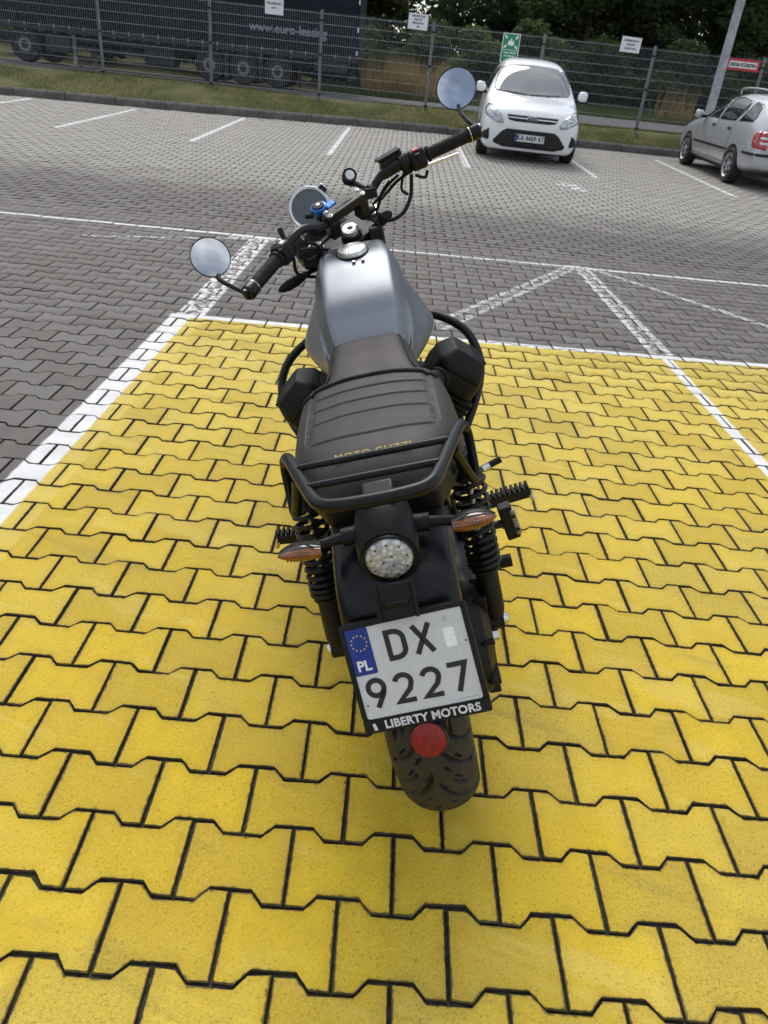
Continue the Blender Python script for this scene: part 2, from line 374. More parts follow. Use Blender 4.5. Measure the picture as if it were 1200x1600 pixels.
    side = t.ramp(nz.outputs[2], 0.55, 0.93, 1.0, 0.0); col = t.mix(t.m('MULTIPLY', side, 0.85), col, (0.035, 0.032, 0.024, 1))
    t.put(t.b.inputs['Base Color'], col)
    t.put(t.b.inputs['Roughness'], t.ramp(n_mid, 0.3, 0.7, 0.62, 0.82)); t.b.inputs['Specular IOR Level'].default_value = 0.32
    h = t.m('ADD', t.m('MULTIPLY', n_fine, 0.7), t.m('MULTIPLY', n_spk, 0.5)); t.bump(h, 1.0, 0.0035)
    return m
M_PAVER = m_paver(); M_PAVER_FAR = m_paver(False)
def m_joint():
    m = bpy.data.materials.new('joint_sand'); t = NT(m); p = t.new('ShaderNodeNewGeometry').outputs['Position']
    n = t.noise(p, 60, 5); n2 = t.noise(p, 4, 4)
    c = t.mix(t.ramp(n, 0.4, 0.7), (0.022, 0.020, 0.016, 1), (0.075, 0.066, 0.05, 1))
    c = t.mix(t.m('MULTIPLY', t.ramp(n2, 0.5, 0.66), t.ramp(n, 0.35, 0.6)), c, (0.05, 0.07, 0.015, 1))
    t.put(t.b.inputs['Base Color'], c); t.b.inputs['Roughness'].default_value = 0.95; t.bump(n, 0.8, 0.004); return m

PL, PW, SLOPE = 0.2, 0.14, 0.028
def outline(gap=0.0027, jit=0.0):
    hi, lo = PW/2+0.0125-gap, PW/2-0.0125-gap; e = PL/2-gap
    top = [(-e, hi), (-0.062+gap*0.3, hi), (-0.038-gap*0.3, lo), (0.038+gap*0.3, lo), (0.062-gap*0.3, hi), (e, hi)]
    P = top+[(-x, -y) for x, y in top]
    P = np.array(P[::-1]); 
    if jit: P = P+rng.normal(0, jit, P.shape)
    return P
def paver_geo(detail, jit):
    P = outline(0.0027, jit); n = len(P); ch = 0.0022
    c = P*np.array([1-ch/0.1, 1-ch/0.075])
    if detail:
        V = [(x, y, 0) for x, y in c]+[(x, y, -0.0026) for x, y in P]+[(x, y, -0.016) for x, y in P]
    else:
        V = [(x, y, 0) for x, y in P]+[(x, y, -0.014) for x, y in P]
    # top face as quads/tris: outline is centrally symmetric, indices around
    L = n; idx = list(range(n)); F4 = []
    # top triangulation by fan of convex pieces: use bmesh-free manual split: left end, waist, right end
    # order after reverse: see outline(); split with polygons
    F = []
    def ring(a, b):
        for i in range(n): F.append((a+i, b+i, b+(i+1) % n, a+(i+1) % n))
    if detail: ring(0, n); ring(n, 2*n)
    else: ring(0, n)
    return np.array(V, float), F, n
# top polygon pieces (indices of reversed outline): found once
_P = outline(); _left = [i for i in range(12) if _P[i][0] < -0.03]; _right = [i for i in range(12) if _P[i][0] > 0.03]
def order(ids):
    q = _P[ids]; c = q.mean(0); a = np.arctan2(q[:, 1]-c[1], q[:, 0]-c[0]); return [ids[i] for i in np.argsort(a)]
_waist = order([i for i in range(12) if abs(abs(_P[i][0])-0.0388) < 0.01 and abs(_P[i][1]) < 0.07])
_l, _r = order(_left), order(_right)
def quads(poly): return [(poly[0], poly[i], poly[i+1]) for i in range(1, len(poly)-1)]
TOP = quads(_waist)+quads(_l)+quads(_r)
VAR = {d: [paver_geo(d, j) for j in ([0.0012]*10)] for d in (True, False)}
rows = []
for v in range(-11, 133):
    y = v*PW
    for u in range(-62, 68):
        x = (u+0.5)*PL+(0.1 if v % 2 else 0)
        if y+0.09 > kerb_y(x)-0.02 or not (-12.2 < x < 13): continue
        if y < 2.2 and not (-5.5 < x < 7): continue
        rows.append((x, y))
rows = np.array(rows)
# which stones show largest in the picture
z0 = np.array([lot_z(y) for y in rows[:, 1]])
D = np.stack([rows[:, 0]-CAM.x, rows[:, 1]-CAM.y, z0-CAM.z], 1)
zz = D @ np.array(CF); px = 600+FPX*(D @ np.array(CR))/np.maximum(zz, 0.05); py = 800-FPX*(D @ np.array(CU))/np.maximum(zz, 0.05)
inview = (zz > 0.1) & (px > -60) & (px < 1260) & (py > -60) & (py < 1680)
behind = (px > 540) & (px < 720) & (py > 560) & (py < 1160)
score = np.where(inview & ~behind, zz, 1e6); pick = set(np.argsort(score)[:300].tolist())
bed = MB().grid([[(x, min(y, kerb_y(x)+0.05), lot_z(min(y, kerb_y(x)+0.05))-0.0085) for y in [-1.6, 2, 5, 9]+[9+i for i in range(1, 11)]] for x in [-12.2+i*0.9 for i in range(29)]]).build('pavement', m_joint(), smooth=60)
tag(bed, 'car park paved with interlocking bone-shaped concrete blocks', 'pavement', kind='structure')
tones = rng.random(len(rows))**1.6
pave_meshes = []
for V, F, n in VAR[True]:
    tri = [t for t in TOP]; faces = [tuple(f) for f in F]+tri
    me = bpy.data.meshes.new('paver'); me.from_pydata(V.tolist(), [], faces)
    bm = bmesh.new(); bm.from_mesh(me); bmesh.ops.recalc_face_normals(bm, faces=bm.faces); bm.to_mesh(me); bm.free()
    me.materials.append(M_PAVER); a = me.attributes.new('tone', 'FLOAT', 'POINT'); a.data.foreach_set('value', [float(rng.random()**1.6)]*len(V)); pave_meshes.append(me)
bulk = {True: [], False: []}
for i, (x, y) in enumerate(rows):
    dz = rng.normal(0, 0.0009); tx, ty = rng.normal(0, 0.0045, 2)
    if i in pick:
        o = bpy.data.objects.new('paver', pave_meshes[i % 10]); COL.objects.link(o); o.parent = bed
        o.location = (x, y, lot_z(y)+dz); o.rotation_euler = (ty, tx, rng.normal(0, 0.004)+(math.pi if rng.random() < .5 else 0)); continue
    V, F, n = VAR[bool(y < 6.5)][i % 10]
    W = V.copy(); W[:, 2] += dz+W[:, 0]*tx+W[:, 1]*ty+(SLOPE*np.maximum(0, W[:, 1]+y-9)); W[:, 0] += x; W[:, 1] += y
    bulk[bool(y < 7.0)].append((W, F, tones[i]))
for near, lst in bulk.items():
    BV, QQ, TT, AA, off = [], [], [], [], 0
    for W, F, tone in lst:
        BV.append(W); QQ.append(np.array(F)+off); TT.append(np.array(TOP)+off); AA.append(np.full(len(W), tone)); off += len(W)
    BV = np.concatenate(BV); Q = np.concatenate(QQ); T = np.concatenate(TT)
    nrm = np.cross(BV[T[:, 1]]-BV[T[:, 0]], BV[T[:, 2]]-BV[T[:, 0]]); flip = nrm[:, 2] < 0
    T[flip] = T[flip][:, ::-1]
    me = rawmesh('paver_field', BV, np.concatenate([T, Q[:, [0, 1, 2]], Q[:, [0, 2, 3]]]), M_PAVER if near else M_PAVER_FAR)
    a = me.attributes.new('tone', 'FLOAT', 'POINT'); a.data.foreach_set('value', np.concatenate(AA).astype(np.float32))
    o = bpy.data.objects.new('paver_field', me); COL.objects.link(o); o.parent = bed; o['kind'] = 'stuff'
print('pavers', len(rows))

# --- kerb
M_CONC = mat('kerb_concrete', (0.125, 0.12, 0.108), 0.9, var=0.25, vscale=6, bump=0.5, bscale=120, bdist=0.003)
kerb = thing('kerb', 'low grey concrete kerb edging the car park', 'kerb'); kerb['kind'] = 'structure'
x = -12.6; stone = None; k = 0
while x < 13.2:
    y0, y1 = kerb_y(x), kerb_y(x+1.0); d = vec(1.0, y1-y0, SLOPE*(y1-y0)); L = np.linalg.norm(d)
    if stone is None:
        prof = [(0.0, -0.1), (0.15, -0.1), (0.15, 0.15), (0.035, 0.15), (0.0, 0.115)]
        mb = MB(); mb.loft([[(q*0.985, a, b) for a, b in prof] for q in (0, 0.5, 1)]); stone = mb.mesh('kerb_stone'); stone.materials.append(M_CONC)
    o = bpy.data.objects.new('kerb_stone', stone); COL.objects.link(o); o.parent = kerb
    o.location = (x, y0, lot_z(y0)+rng.normal(0, 0.004)); o.rotation_euler = (rng.normal(0, .01), -math.asin(d[2]/L), math.atan2(d[1], d[0])+rng.normal(0, .004)); o.scale = (L, 1, 1)
    x += 1.0

# --- road beyond the fence
M_ROAD = mat('old_asphalt', (0.085, 0.085, 0.088), 0.9, var=0.2, vscale=3, bump=0.3, bscale=60, bdist=0.004)
ry = [22.4, 23.5, 25, 27, 29, 30.8]
road = MB().grid([[(x, y, terrain_z(x, y)+0.012) for y in ry] for x in [-60, -40, -30]+[-24+i*1.0 for i in range(54)]+[40, 60]]).build('road', M_ROAD, smooth=60)
tag(road, 'grey asphalt road behind the fence', 'road', kind='structure')

# ================================================================ fence
M_GALV = mat('galvanised_steel', (0.26, 0.28, 0.31), 0.55, 0.5, var=0.15, vscale=12)
M_POST = mat('galvanised_post', (0.17, 0.18, 0.20), 0.55, 0.4, var=0.15, vscale=8)
M_BLK = mat('black_plastic', (0.008, 0.008, 0.0085), 0.5, var=0.25, vscale=40, bump=0.15, bscale=500, bdist=0.0005, spec=0.32)
FY = 19.0; PX = [-6.66+2.51*i for i in range(-2, 9)]
fence = thing('wire_fence', 'grey welded wire mesh fence on steel posts behind the kerb', 'fence', (0, FY, 0.66))
post = None
for i, x in enumerate(PX):
    if post is None:
        post = MB().box((0, 0, 0.72), (0.06, 0.04, 1.96)).box((0, 0, 1.705), (0.064, 0.044, 0.012)).build('post', M_POST, fence, bevel=0.004)
        for z in (0.06, 0.86, 1.52): MB().box((0, -0.012, z), (0.075, 0.06, 0.035)).build('clamp', M_BLK, post, bevel=0.003)
        post.location = (x, 0, 0)
    else:
        c = copy_tree(post, fence); c.location = (x, 0, 0)
mb = MB(); W = 2.44
for k in range(49):
    xx = -W/2+0.01+k*(W-0.02)/48; mb.tube([(xx, 0, 0.03), (xx, 0, 1.66)], 0.0026, 4, cap=False)
for k in range(9):
    z = 0.06+k*0.195
    for s in (-0.006, 0.006): mb.tube([(-W/2, s, z), (W/2, s, z)], 0.0048, 4, cap=False)
panel = None
for a, b in zip(PX, PX[1:]):
    if panel is None: panel = mb.build('wire_panel', M_GALV, fence, smooth=60); o = panel
    else: o = panel.copy(); COL.objects.link(o)
    o.location = ((a+b)/2, -0.03, 0.02)

# ================================================================ signs on the fence
M_SIGN = mat('white_sign_sheet', (0.74, 0.75, 0.78), 0.35, var=0.03)
M_INK = mat('black_print', (0.02, 0.02, 0.022), 0.6)
M_GREEN = mat('green_sign_sheet', (0.012, 0.23, 0.115), 0.4, var=0.06)
M_RED = mat('red_sign_sheet', (0.50, 0.035, 0.05), 0.4, var=0.05)
M_WHITE = mat('white_print', (0.8, 0.8, 0.8), 0.5, var=0.02)
EX, EZ = (1, 0, 0), (0, 0, 1)
def sign(name, label, x0, x1, z0, z1, m, tilt=0.0):
    t = thing(name, label, 'sign', ((x0+x1)/2, FY-0.062, (z0+z1)/2), (0, tilt, 0))
    MB().box((0, 0, 0), (x1-x0, 0.006, z1-z0)).build('plate', m, t, bevel=0.0015)
    for sx in (-1, 1): MB().lathe([(0.0, 0), (0.008, 0), (0.008, 0.004), (0, 0.005)], (sx*(x1-x0)*0.42, -0.003, (z1-z0)*0.4), (0, -1, 0), 8).build('screw', M_GALV, t)
    return t
def lines(t, rows, m=M_INK, y=-0.0045):
    for body, z, size, bold, xsc in rows: text('lettering', body, size, m, t, (0, y, z), EX, EZ, 0.0004, bold, xsc)
s1 = sign('fence_sign', 'white notice board high on the fence in front of the dark trailer', -2.905, -2.495, 2.180, 2.485, M_SIGN, R(0.5))
lines(s1, [('TRANSPORT', 0.05, 0.062, 0.002, 1), ('RAMPY', -0.03, 0.04, 0.001, 1)])
s2 = sign('fence_sign', 'white notice with four lines of print above the dry grass', 0.290, 0.730, 2.190, 2.487, M_SIGN, R(0.8))
lines(s2, [('INWESTYCJE', 0.100, 0.050, 0.002, 1), ('ZAKUPY', 0.036, 0.050, 0.002, 1), ('MAGAZYN', -0.028, 0.050, 0.002, 1), ('UR', -0.092, 0.050, 0.002, 1)])
s4 = sign('fence_sign', 'white notice with three lines of print right of the white car', 5.085, 5.530, 2.195, 2.490, M_SIGN, R(1.2))
lines(s4, [('ADMINISTRACJA', 0.075, 0.050, 0.002, 0.9), ('ZAKUPY', 0.0, 0.050, 0.002, 1), ('LOGISTYKA', -0.075, 0.050, 0.002, 1)])
g = sign('assembly_point_sign', 'green assembly point sign with white figures above the white car', 2.440, 2.830, 1.745, 2.315, M_GREEN)
fr = MB()
for a, b in (((0, 0.278), (0.39, 0.014)), ((0, -0.278), (0.39, 0.014))): fr.box((a[0], -0.0037, a[1]), (b[0], 0.0012, b[1]))
for sx in (-1, 1): fr.box((sx*0.188, -0.0037, 0), (0.014, 0.0012, 0.545))
fr.build('border', M_WHITE, g)
fig = MB()
for fx, fz, k in ((0, 0.165, 1), (-0.045, 0.135, 0.9), (0.045, 0.135, 0.9), (-0.022, 0.112, 0.8), (0.022, 0.112, 0.8)):
    fig.lathe([(0, 0), (0.017*k, 0), (0.017*k, 0.001), (0, 0.001)], (fx, -0.0032, fz), (0, -1, 0), 12)
    fig.prism([(-0.025*k, 0), (0.025*k, 0), (0.028*k, -0.055*k), (-0.028*k, -0.055*k)], (fx, -0.0032, fz-0.02*k), EX, EZ, (0, -0.001-0.0004*k, 0))
fig.build('figures', M_WHITE, g)
ar = MB()
for sx in (-1, 1):
    for sz in (-1, 1):
        cx, cz = sx*0.125, 0.12+sz*0.095; d = np.array((-sx, -sz))/math.sqrt(2); n = np.array((-d[1], d[0]))
        P = [np.array((cx, cz))+d*a+n*b for a, b in ((0.05, 0), (0.0, 0.035), (0.0, 0.012), (-0.045, 0.012), (-0.045, -0.012), (0, -0.012), (0, -0.035))]
        ar.prism([tuple(p) for p in P], (0, -0.0032, 0), EX, EZ, (0, -0.0012, 0))
ar.build('arrows', M_WHITE, g)
lines(g, [('Miejsce zbiórki', -0.085, 0.047, 0.0012, 1), ('do ewakuacji', -0.145, 0.047, 0.0012, 1)], M_WHITE)
MB().box((0, -0.0036, -0.035), (0.36, 0.001, 0.009)).build('rule', M_WHITE, g)
r = sign('fire_lane_sign', 'red bordered fire lane sign beside the lamp post', 7.545, 8.290, 2.080, 2.305, M_RED)
MB().box((0, -0.0040, 0), (0.63, 0.002, 0.125)).build('panel', M_WHITE, r)
lines(r, [('DROGA POŻAROWA', -0.004, 0.098, 0.0055, 0.63)], M_INK, -0.0056)

# ================================================================ lamp post
M_POLE = mat('weathered_pole', (0.33, 0.35, 0.37), 0.6, 0.3, var=0.22, vscale=7)
lp_ = thing('lamp_post', 'tall grey tapered steel lamp post beside the silver car', 'lamp post', (7.28, 18.42, terrain_z(7.28, 18.42)))
MB().lathe([(0.105, -0.1), (0.105, 0.5), (0.098, 0.52), (0.09, 3.0), (0.055, 8.0)], (0, 0, 0), (0, 0, 1), 20).build('pole', M_POLE, lp_)
MB().box((0, -0.1, 0.75), (0.11, 0.02, 0.4)).build('hatch', M_POLE, lp_, bevel=0.004)
MB().tube(catmull([(0, 0, 7.9), (0, -0.1, 8.4), (0, -0.7, 8.6), (0, -1.2, 8.62)], 5), 0.03, 10).build('arm', M_POLE, lp_)
MB().box((0, -1.35, 8.6), (0.25, 0.6, 0.1)).build('lantern', M_POLE, lp_, bevel=0.03)

# ================================================================ trailer and tractor behind the fence
M_CURT = mat('dark_curtain_tarpaulin', (0.012, 0.015, 0.023), 0.65, var=0.15, vscale=1.2, bump=0.25, bscale=3, bdist=0.04, spec=0.2)
M_CHAS = mat('dark_chassis_steel', (0.022, 0.023, 0.027), 0.6, var=0.3, vscale=6)
M_TYRE = mat('tyre_rubber', (0.020, 0.019, 0.018), 0.78, var=0.25, vscale=12, bump=0.2, bscale=200, bdist=0.001)
M_HUB = mat('worn_hub_paint', (0.25, 0.25, 0.26), 0.6, 0.3, var=0.25, vscale=20)
M_GREYTXT = mat('grey_lettering', (0.26, 0.28, 0.31), 0.6)
M_MARK = mat('reflective_tape', (0.65, 0.66, 0.68), 0.4)
M_ALU = mat('dull_aluminium', (0.30, 0.30, 0.29), 0.5, 0.6, var=0.25, vscale=9)
TY, TZ = 28.0, 0.50
tr = thing('semi_trailer', 'long dark curtain-side semi-trailer parked behind the fence', 'trailer', (-8.2, TY, TZ))
x0, x1 = -13.2+8.2, -1.33+8.2
body = MB().box(((x0+x1)/2, 1.25, 2.45), (x1-x0, 2.5, 2.75)).build('curtain', M_CURT, tr, bevel=0.03)
MB().box(((x0+x1)/2, 1.25, 1.02), (x1-x0+0.02, 2.54, 0.13)).build('side_rail', M_CHAS, tr, bevel=0.01)
MB().box(((x0+x1)/2, 0.75, 0.83), (x1-x0-0.3, 0.14, 0.28)).box(((x0+x1)/2, 1.75, 0.83), (x1-x0-0.3, 0.14, 0.28)).build('chassis', M_CHAS, tr)
MB().box((x1+0.03, 1.25, 2.4), (0.06, 2.52, 2.7)).build('cargo_door', M_CHAS, tr, bevel=0.01)
bk = None
for i in range(24):
    xx = x0+0.35+i*0.49
    if bk is None:
        bk = MB().box((0, -0.012, 1.11), (0.035, 0.02, 0.11)).box((0, -0.008, 1.02), (0.03, 0.015, 0.2)).build('buckle', M_ALU, tr); o = bk
    else: o = bk.copy(); COL.objects.link(o)
    o.location = (xx, 0, 0)
for i in range(13):
    MB().tube([(x0+0.6+i*0.93, 0.0, 1.1), (x0+0.6+i*0.93, 0.0, 3.78)], 0.018, 6).build('curtain_pole', M_CURT, tr, smooth=60)
for z in (1.25, 1.9, 2.65): MB().box((x1-0.03, -0.012, z), (0.05, 0.01, 0.13)).build('marker_tape', M_MARK, tr)
text('lettering', 'www.euro-leasing', 0.36, M_GREYTXT, tr, (4.55, -0.012, 1.70), EX, EZ, 0.002, 0.006, 0.98)
def truck_wheel(parent, x, y, rad, w=0.32):
    wl_ = MB().lathe([(0, -0.02), (rad*0.62, -0.02), (rad*0.62, w-0.02), (0, w-0.02)], (x, y, rad), (0, 1, 0), 24).build('wheel', M_CHAS, parent)
    MB().lathe([(rad*0.6, 0), (rad*0.9, -0.02), (rad, 0.04), (rad, w-0.04), (rad*0.9, w+0.02), (rad*0.6, w)], (x, y, rad), (0, 1, 0), 32, cap=False).build('tyre', M_TYRE, wl_)
    MB().lathe([(rad*0.26, -0.03), (rad*0.40, -0.035), (rad*0.42, -0.01), (rad*0.26, -0.01)], (x, y, rad), (0, 1, 0), 24, cap=False).build('hub_ring', M_HUB, wl_)
    bl = MB()
    for k in range(10):
        a = k*math.pi/5; bl.lathe([(0.016, -0.05), (0.016, -0.02)], (x+rad*0.33*math.cos(a), y, rad+rad*0.33*math.sin(a)), (0, 1, 0), 6)
    bl.build('wheel_nuts', M_CHAS, wl_); return wl_
for xx in (-6.28, -5.14, -3.99): truck_wheel(tr, xx+8.2, 0.03, 0.48)
for xx in (-6.28, -5.14, -3.99): truck_wheel(tr, xx+8.2, 2.15, 0.48)
for xx in (-5.71, -4.56): MB().box((xx+8.2, 0.22, 0.55), (0.14, 0.4, 0.8)).build('mudguard', M_CHAS, tr)
MB().box((-3.25+8.2, 0.25, 0.42), (0.05, 0.4, 0.6)).build('mud_flap', M_BLK, tr)
MB().box((-1.55+8.2, 1.25, 0.5), (0.16, 2.3, 0.14)).build('bumper_bar', M_CHAS, tr)
for yy in (0.5, 2.0): MB().box((-1.55+8.2, yy, 0.72), (0.1, 0.1, 0.5)).build('bumper_bracket', M_CHAS, tr)
MB().box((-2.2+8.2, 0.2, 0.78), (1.1, 0.5, 0.3)).build('tool_box', M_CHAS, tr, bevel=0.02)
MB().box((-9.1+8.2, 0.12, 0.56), (3.3, 0.06, 0.10)).box((-9.1+8.2, 0.12, 0.80), (3.3, 0.06, 0.10)).build('side_guard', M_CHAS, tr)
MB().box((-8.0+8.2, 0.5, 0.55), (1.0, 0.7, 0.5)).build('pallet_box', M_CHAS, tr, bevel=0.02)
for yy in (0.35, 2.1):
    MB().box((-10.9+8.2, yy, 0.5), (0.13, 0.13, 0.86)).box((-10.9+8.2, yy, 0.03), (0.28, 0.28, 0.05)).build('landing_leg', M_ALU, tr)
tk = thing('lorry_tractor', 'dark lorry tractor coupled under the front of the dark trailer', 'lorry', (-13.4, TY, TZ))
MB().box((-0.4, 1.25, 0.75), (6.2, 0.9, 0.25)).build('chassis', M_CHAS, tk)
for yy in (0.05, 2.1): truck_wheel(tk, 0.95, yy, 0.5); truck_wheel(tk, -2.75, yy, 0.5)
MB().box((-1.0, 0.3, 0.60), (1.5, 0.6, 0.62)).build('fuel_tank', mat('dusty_grey_tank', (0.10, 0.10, 0.105), 0.7), tk, bevel=0.12, seg=4)
MB().box((2.05, 0.3, 0.62), (0.8, 0.5, 0.5)).build('battery_box', M_CHAS, tk, bevel=0.03)
cab = MB().prism([(-3.9, 0.4), (-1.6, 0.4), (-1.6, 3.5), (-3.2, 3.5), (-3.9, 2.2)], (0, 0, 0), (1, 0, 0), (0, 0, 1), (0, 2.5, 0)).build('cab', M_CURT, tk, bevel=0.08, seg=3)
MB().box((-2.9, -0.008, 2.3), (0.9, 0.02, 0.75)).build('window', M_BLK, tk, bevel=0.01)

# ================================================================ vegetation
def m_leaf(name, a, b, rough=0.6):
    m = bpy.data.materials.new(name); t = NT(m); p = t.new('ShaderNodeNewGeometry').outputs['Position']
    n = t.noise(p, 0.45, 4); n2 = t.noise(p, 9.0, 3)
    c = t.mix(t.ramp(n, 0.35, 0.65), (*a, 1), (*b, 1)); c = t.mix(t.ramp(n2, 0.3, 0.7, 0, 0.5), c, (a[0]*0.6, a[1]*0.62, a[2]*0.6, 1))
    t.put(t.b.inputs['Base Color'], c); t.b.inputs['Roughness'].default_value = rough; t.b.inputs['Specular IOR Level'].default_value = 0.25
    tr = t.new('ShaderNodeBsdfTranslucent'); t.put(tr.inputs[0], t.mix(1.0, c, (1.0, 1.0, 0.55, 1), 'MULTIPLY')); ms = t.new('ShaderNodeMixShader'); ms.inputs[0].default_value = 0.58
    out = [n for n in t.n if n.type == 'OUTPUT_MATERIAL'][0]; t.l.new(t.b.outputs[0], ms.inputs[1]); t.l.new(tr.outputs[0], ms.inputs[2]); t.l.new(ms.outputs[0], out.inputs[0])
    return m
M_LEAF = [m_leaf('dark_leaf', (0.062, 0.098, 0.048), (0.098, 0.135, 0.064)), m_leaf('mid_leaf', (0.072, 0.110, 0.050), (0.115, 0.150, 0.062)), m_leaf('olive_leaf', (0.070, 0.090, 0.036), (0.12, 0.14, 0.055))]
M_BARK = mat('rough_bark', (0.045, 0.036, 0.028), 0.95, var=0.35, vscale=6, bump=0.8, bscale=18, bdist=0.03)
def leaf_cloud(centres, radii, n, size, m, name, r2=None, droop=0.0):
    g2 = np.random.default_rng(r2); k = g2.integers(0, len(centres), n); c = np.array(centres)[k]; rad = np.array(radii)[k]
    d = g2.normal(size=(n, 3)); d /= np.linalg.norm(d, axis=1)[:, None]; rr = g2.random(n)**0.42
    P = c+d*(rr*rad)[:, None]*np.array([1, 1, 0.75])
    P[:, 2] -= droop*g2.random(n)
    a = g2.normal(size=(n, 3)); a[:, 2] *= 0.5; a /= np.linalg.norm(a, axis=1)[:, None]
    b = np.cross(a, d+g2.normal(size=(n, 3))*0.7); b /= np.linalg.norm(b, axis=1)[:, None]
    s = size*(0.6+0.8*g2.random(n))[:, None]
    V = np.stack([P-a*s, P+b*s*0.45, P+a*s, P-b*s*0.45], 1).reshape(-1, 3); F = np.arange(4*n).reshape(-1, 4)
    return rawmesh(name, V, F, m)
def tree_proto(seed, h, spread, mleaf, nleaf, low=0.1, size=0.17):
    g2 = random.Random(seed); mb = MB(); tips = []; rad = []
    trunk = catmull([(0, 0, -0.2), (g2.uniform(-.1, .1), g2.uniform(-.1, .1), h*0.3), (g2.uniform(-.3, .3), g2.uniform(-.3, .3), h*0.6), (g2.uniform(-.4, .4), g2.uniform(-.4, .4), h*0.92)], 4)
    mb.tube(trunk, [0.22*(1-0.85*i/(len(trunk)-1)) for i in range(len(trunk))], 8)
    for i in range(26):
        f = low+(0.95-low)*i/25; b = trunk[min(len(trunk)-1, int(f*(len(trunk)-1)))]; b = np.array((b[0], b[1], h*f*0.95))
        a = g2.uniform(0, 6.28); L = spread*(1-0.65*abs(f-0.38))*g2.uniform(0.6, 1.1); e = b+np.array((math.cos(a)*L, math.sin(a)*L, g2.uniform(-0.05, 0.35)*L))
        mid = (b+e)/2+np.array((0, 0, 0.12*L)); mb.tube(catmull([b, mid, e], 3), [0.06, 0.05, 0.045, 0.035, 0.03, 0.02, 0.012][:7], 5, cap=False)
        for q in (0.45, 0.75, 1.0):
            c = b+(e-b)*q+np.array([g2.uniform(-.3, .3) for _ in range(3)]); tips.append(c); rad.append(g2.uniform(0.45, 0.95)*(spread/2.6))
    tm = mb.mesh('trunk'); tm.materials.append(M_BARK); shade(tm, 60)
    return tm, leaf_cloud(tips, rad, nleaf, size, mleaf, 'crown', seed, 0.25)
protos = [tree_proto(11, 9.5, 3.0, M_LEAF[0], 30000, size=0.115), tree_proto(12, 8.5, 2.7, M_LEAF[1], 30000, size=0.115), tree_proto(13, 10.5, 3.2, M_LEAF[0], 30000, size=0.115), tree_proto(14, 7.0, 2.5, M_LEAF[2], 24000, size=0.11)]
def put_tree(name, label, cat, k, x, y, s, rz, group, sz=None):
    t = thing(name, label, cat, (x, y, terrain_z(x, y)), (0, 0, rz), group); t.scale = (s, s, sz or s)
    for nm, me in (('trunk', protos[k][0]), ('crown', protos[k][1])):
        o = bpy.data.objects.new(nm, me); COL.objects.link(o); o.parent = t
    return t
tl = [(-2.4, 41.5, 3, 1.0, 'olive green tree showing at the rear end of the dark trailer'), (6.0, 43.5, 0, 0.95, 'dark tree behind the green assembly sign'), (8.6, 40.5, 1, 1.05, 'leafy tree right of the white car roof'),
      (10.6, 42.5, 3, 1.1, 'olive tinted tree behind the three-line white notice'), (13.4, 40.8, 0, 1.05, 'dense dark tree left of the lamp post'), (16.0, 39.5, 1, 1.15, 'broad mid green tree behind the red bordered sign'),
      (19.0, 41.0, 0, 1.1, 'dark tree in the top right corner'), (-4.2, 43.0, 1, 1.0, 'tree mostly hidden behind the trailer')]
for i, (x, y, k, s, lab) in enumerate(tl): put_tree('broadleaf_tree', lab, 'tree', k, x, y, s, i*1.3, 'trees at the edge of the wood')
# depth of the wood behind the first row: reads as one dark mass
VV, FF, off = [], [], 0
g3 = np.random.default_rng(5)
cs = [(x+g3.uniform(-1, 1), y+g3.uniform(-1.5, 1.5), z) for x in np.arange(-46, 56, 1.9) for y in (47, 50.5) for z in np.arange(1.0, 12, 1.5) if not (0.9 < x < 3.3 and 4.0 < z)]
wood = bpy.data.objects.new('wood', leaf_cloud(cs, [1.85]*len(cs), 190000, 0.23, M_LEAF[0], 'wood', 9)); COL.objects.link(wood)
tag(wood, 'dark dense wood filling the background behind the fence', 'wood', kind='stuff')
# understorey bushes
bm_ = [leaf_cloud([(0, 0, 0.5), (0.5, 0.2, 0.7), (-0.5, 0.1, 0.6), (0.1, -0.3, 1.0), (0.2, 0.3, 1.4)], [0.6, 0.55, 0.55, 0.6, 0.5], 4200, 0.075, M_LEAF[k], 'foliage', 31+k, 0.1) for k in (0, 1, 2)]
stem_me = MB().tube([(0, 0, -0.1), (0.02, 0, 0.6), (0.1, 0.1, 1.2)], [0.03, 0.02, 0.008], 6).tube([(0, 0, 0.2), (0.3, 0.1, 0.7)], [0.015, 0.006], 5).tube([(0, 0, 0.2), (-0.35, 0.1, 0.7)], [0.015, 0.006], 5).mesh('stem'); stem_me.materials.append(M_BARK)
bl = [(-1.8, 35.0, 1.3, 1, 'bush at the rear corner of the dark trailer'), (3.2, 35.5, 1.5, 1, 'green bush left of the white car, above the motorcycle mirror'), (6.0, 36, 1.7, 0, 'dark bush straight behind the white car'), (9.0, 36.2, 1.5, 2, 'olive bush between the white car and the next fence post'), (11.8, 35.6, 1.6, 0, 'dark bush behind the fence midway between the two parked cars'),
      (14.2, 35.2, 1.4, 1, 'bush behind the fence at the lamp post'), (16.6, 34.6, 1.6, 1, 'green bush behind the silver car roof'), (1.0, 37.0, 1.6, 0, 'dark bush behind the tan dry grass'), (-14.2, 34.5, 1.6, 1, 'bush behind the lorry wheels'), (-11.8, 34, 1.6, 0, 'dark bush seen under the trailer by its landing leg'),
      (-9.6, 34.4, 1.5, 1, 'bush seen under the middle of the trailer'), (-7.4, 34, 1.6, 0, 'dark bush behind the foremost trailer wheel'), (-5.2, 34.3, 1.6, 1, 'bush behind the rearmost trailer wheel'), (-3.0, 34, 1.6, 0, 'dark bush seen under the rear overhang of the trailer')]
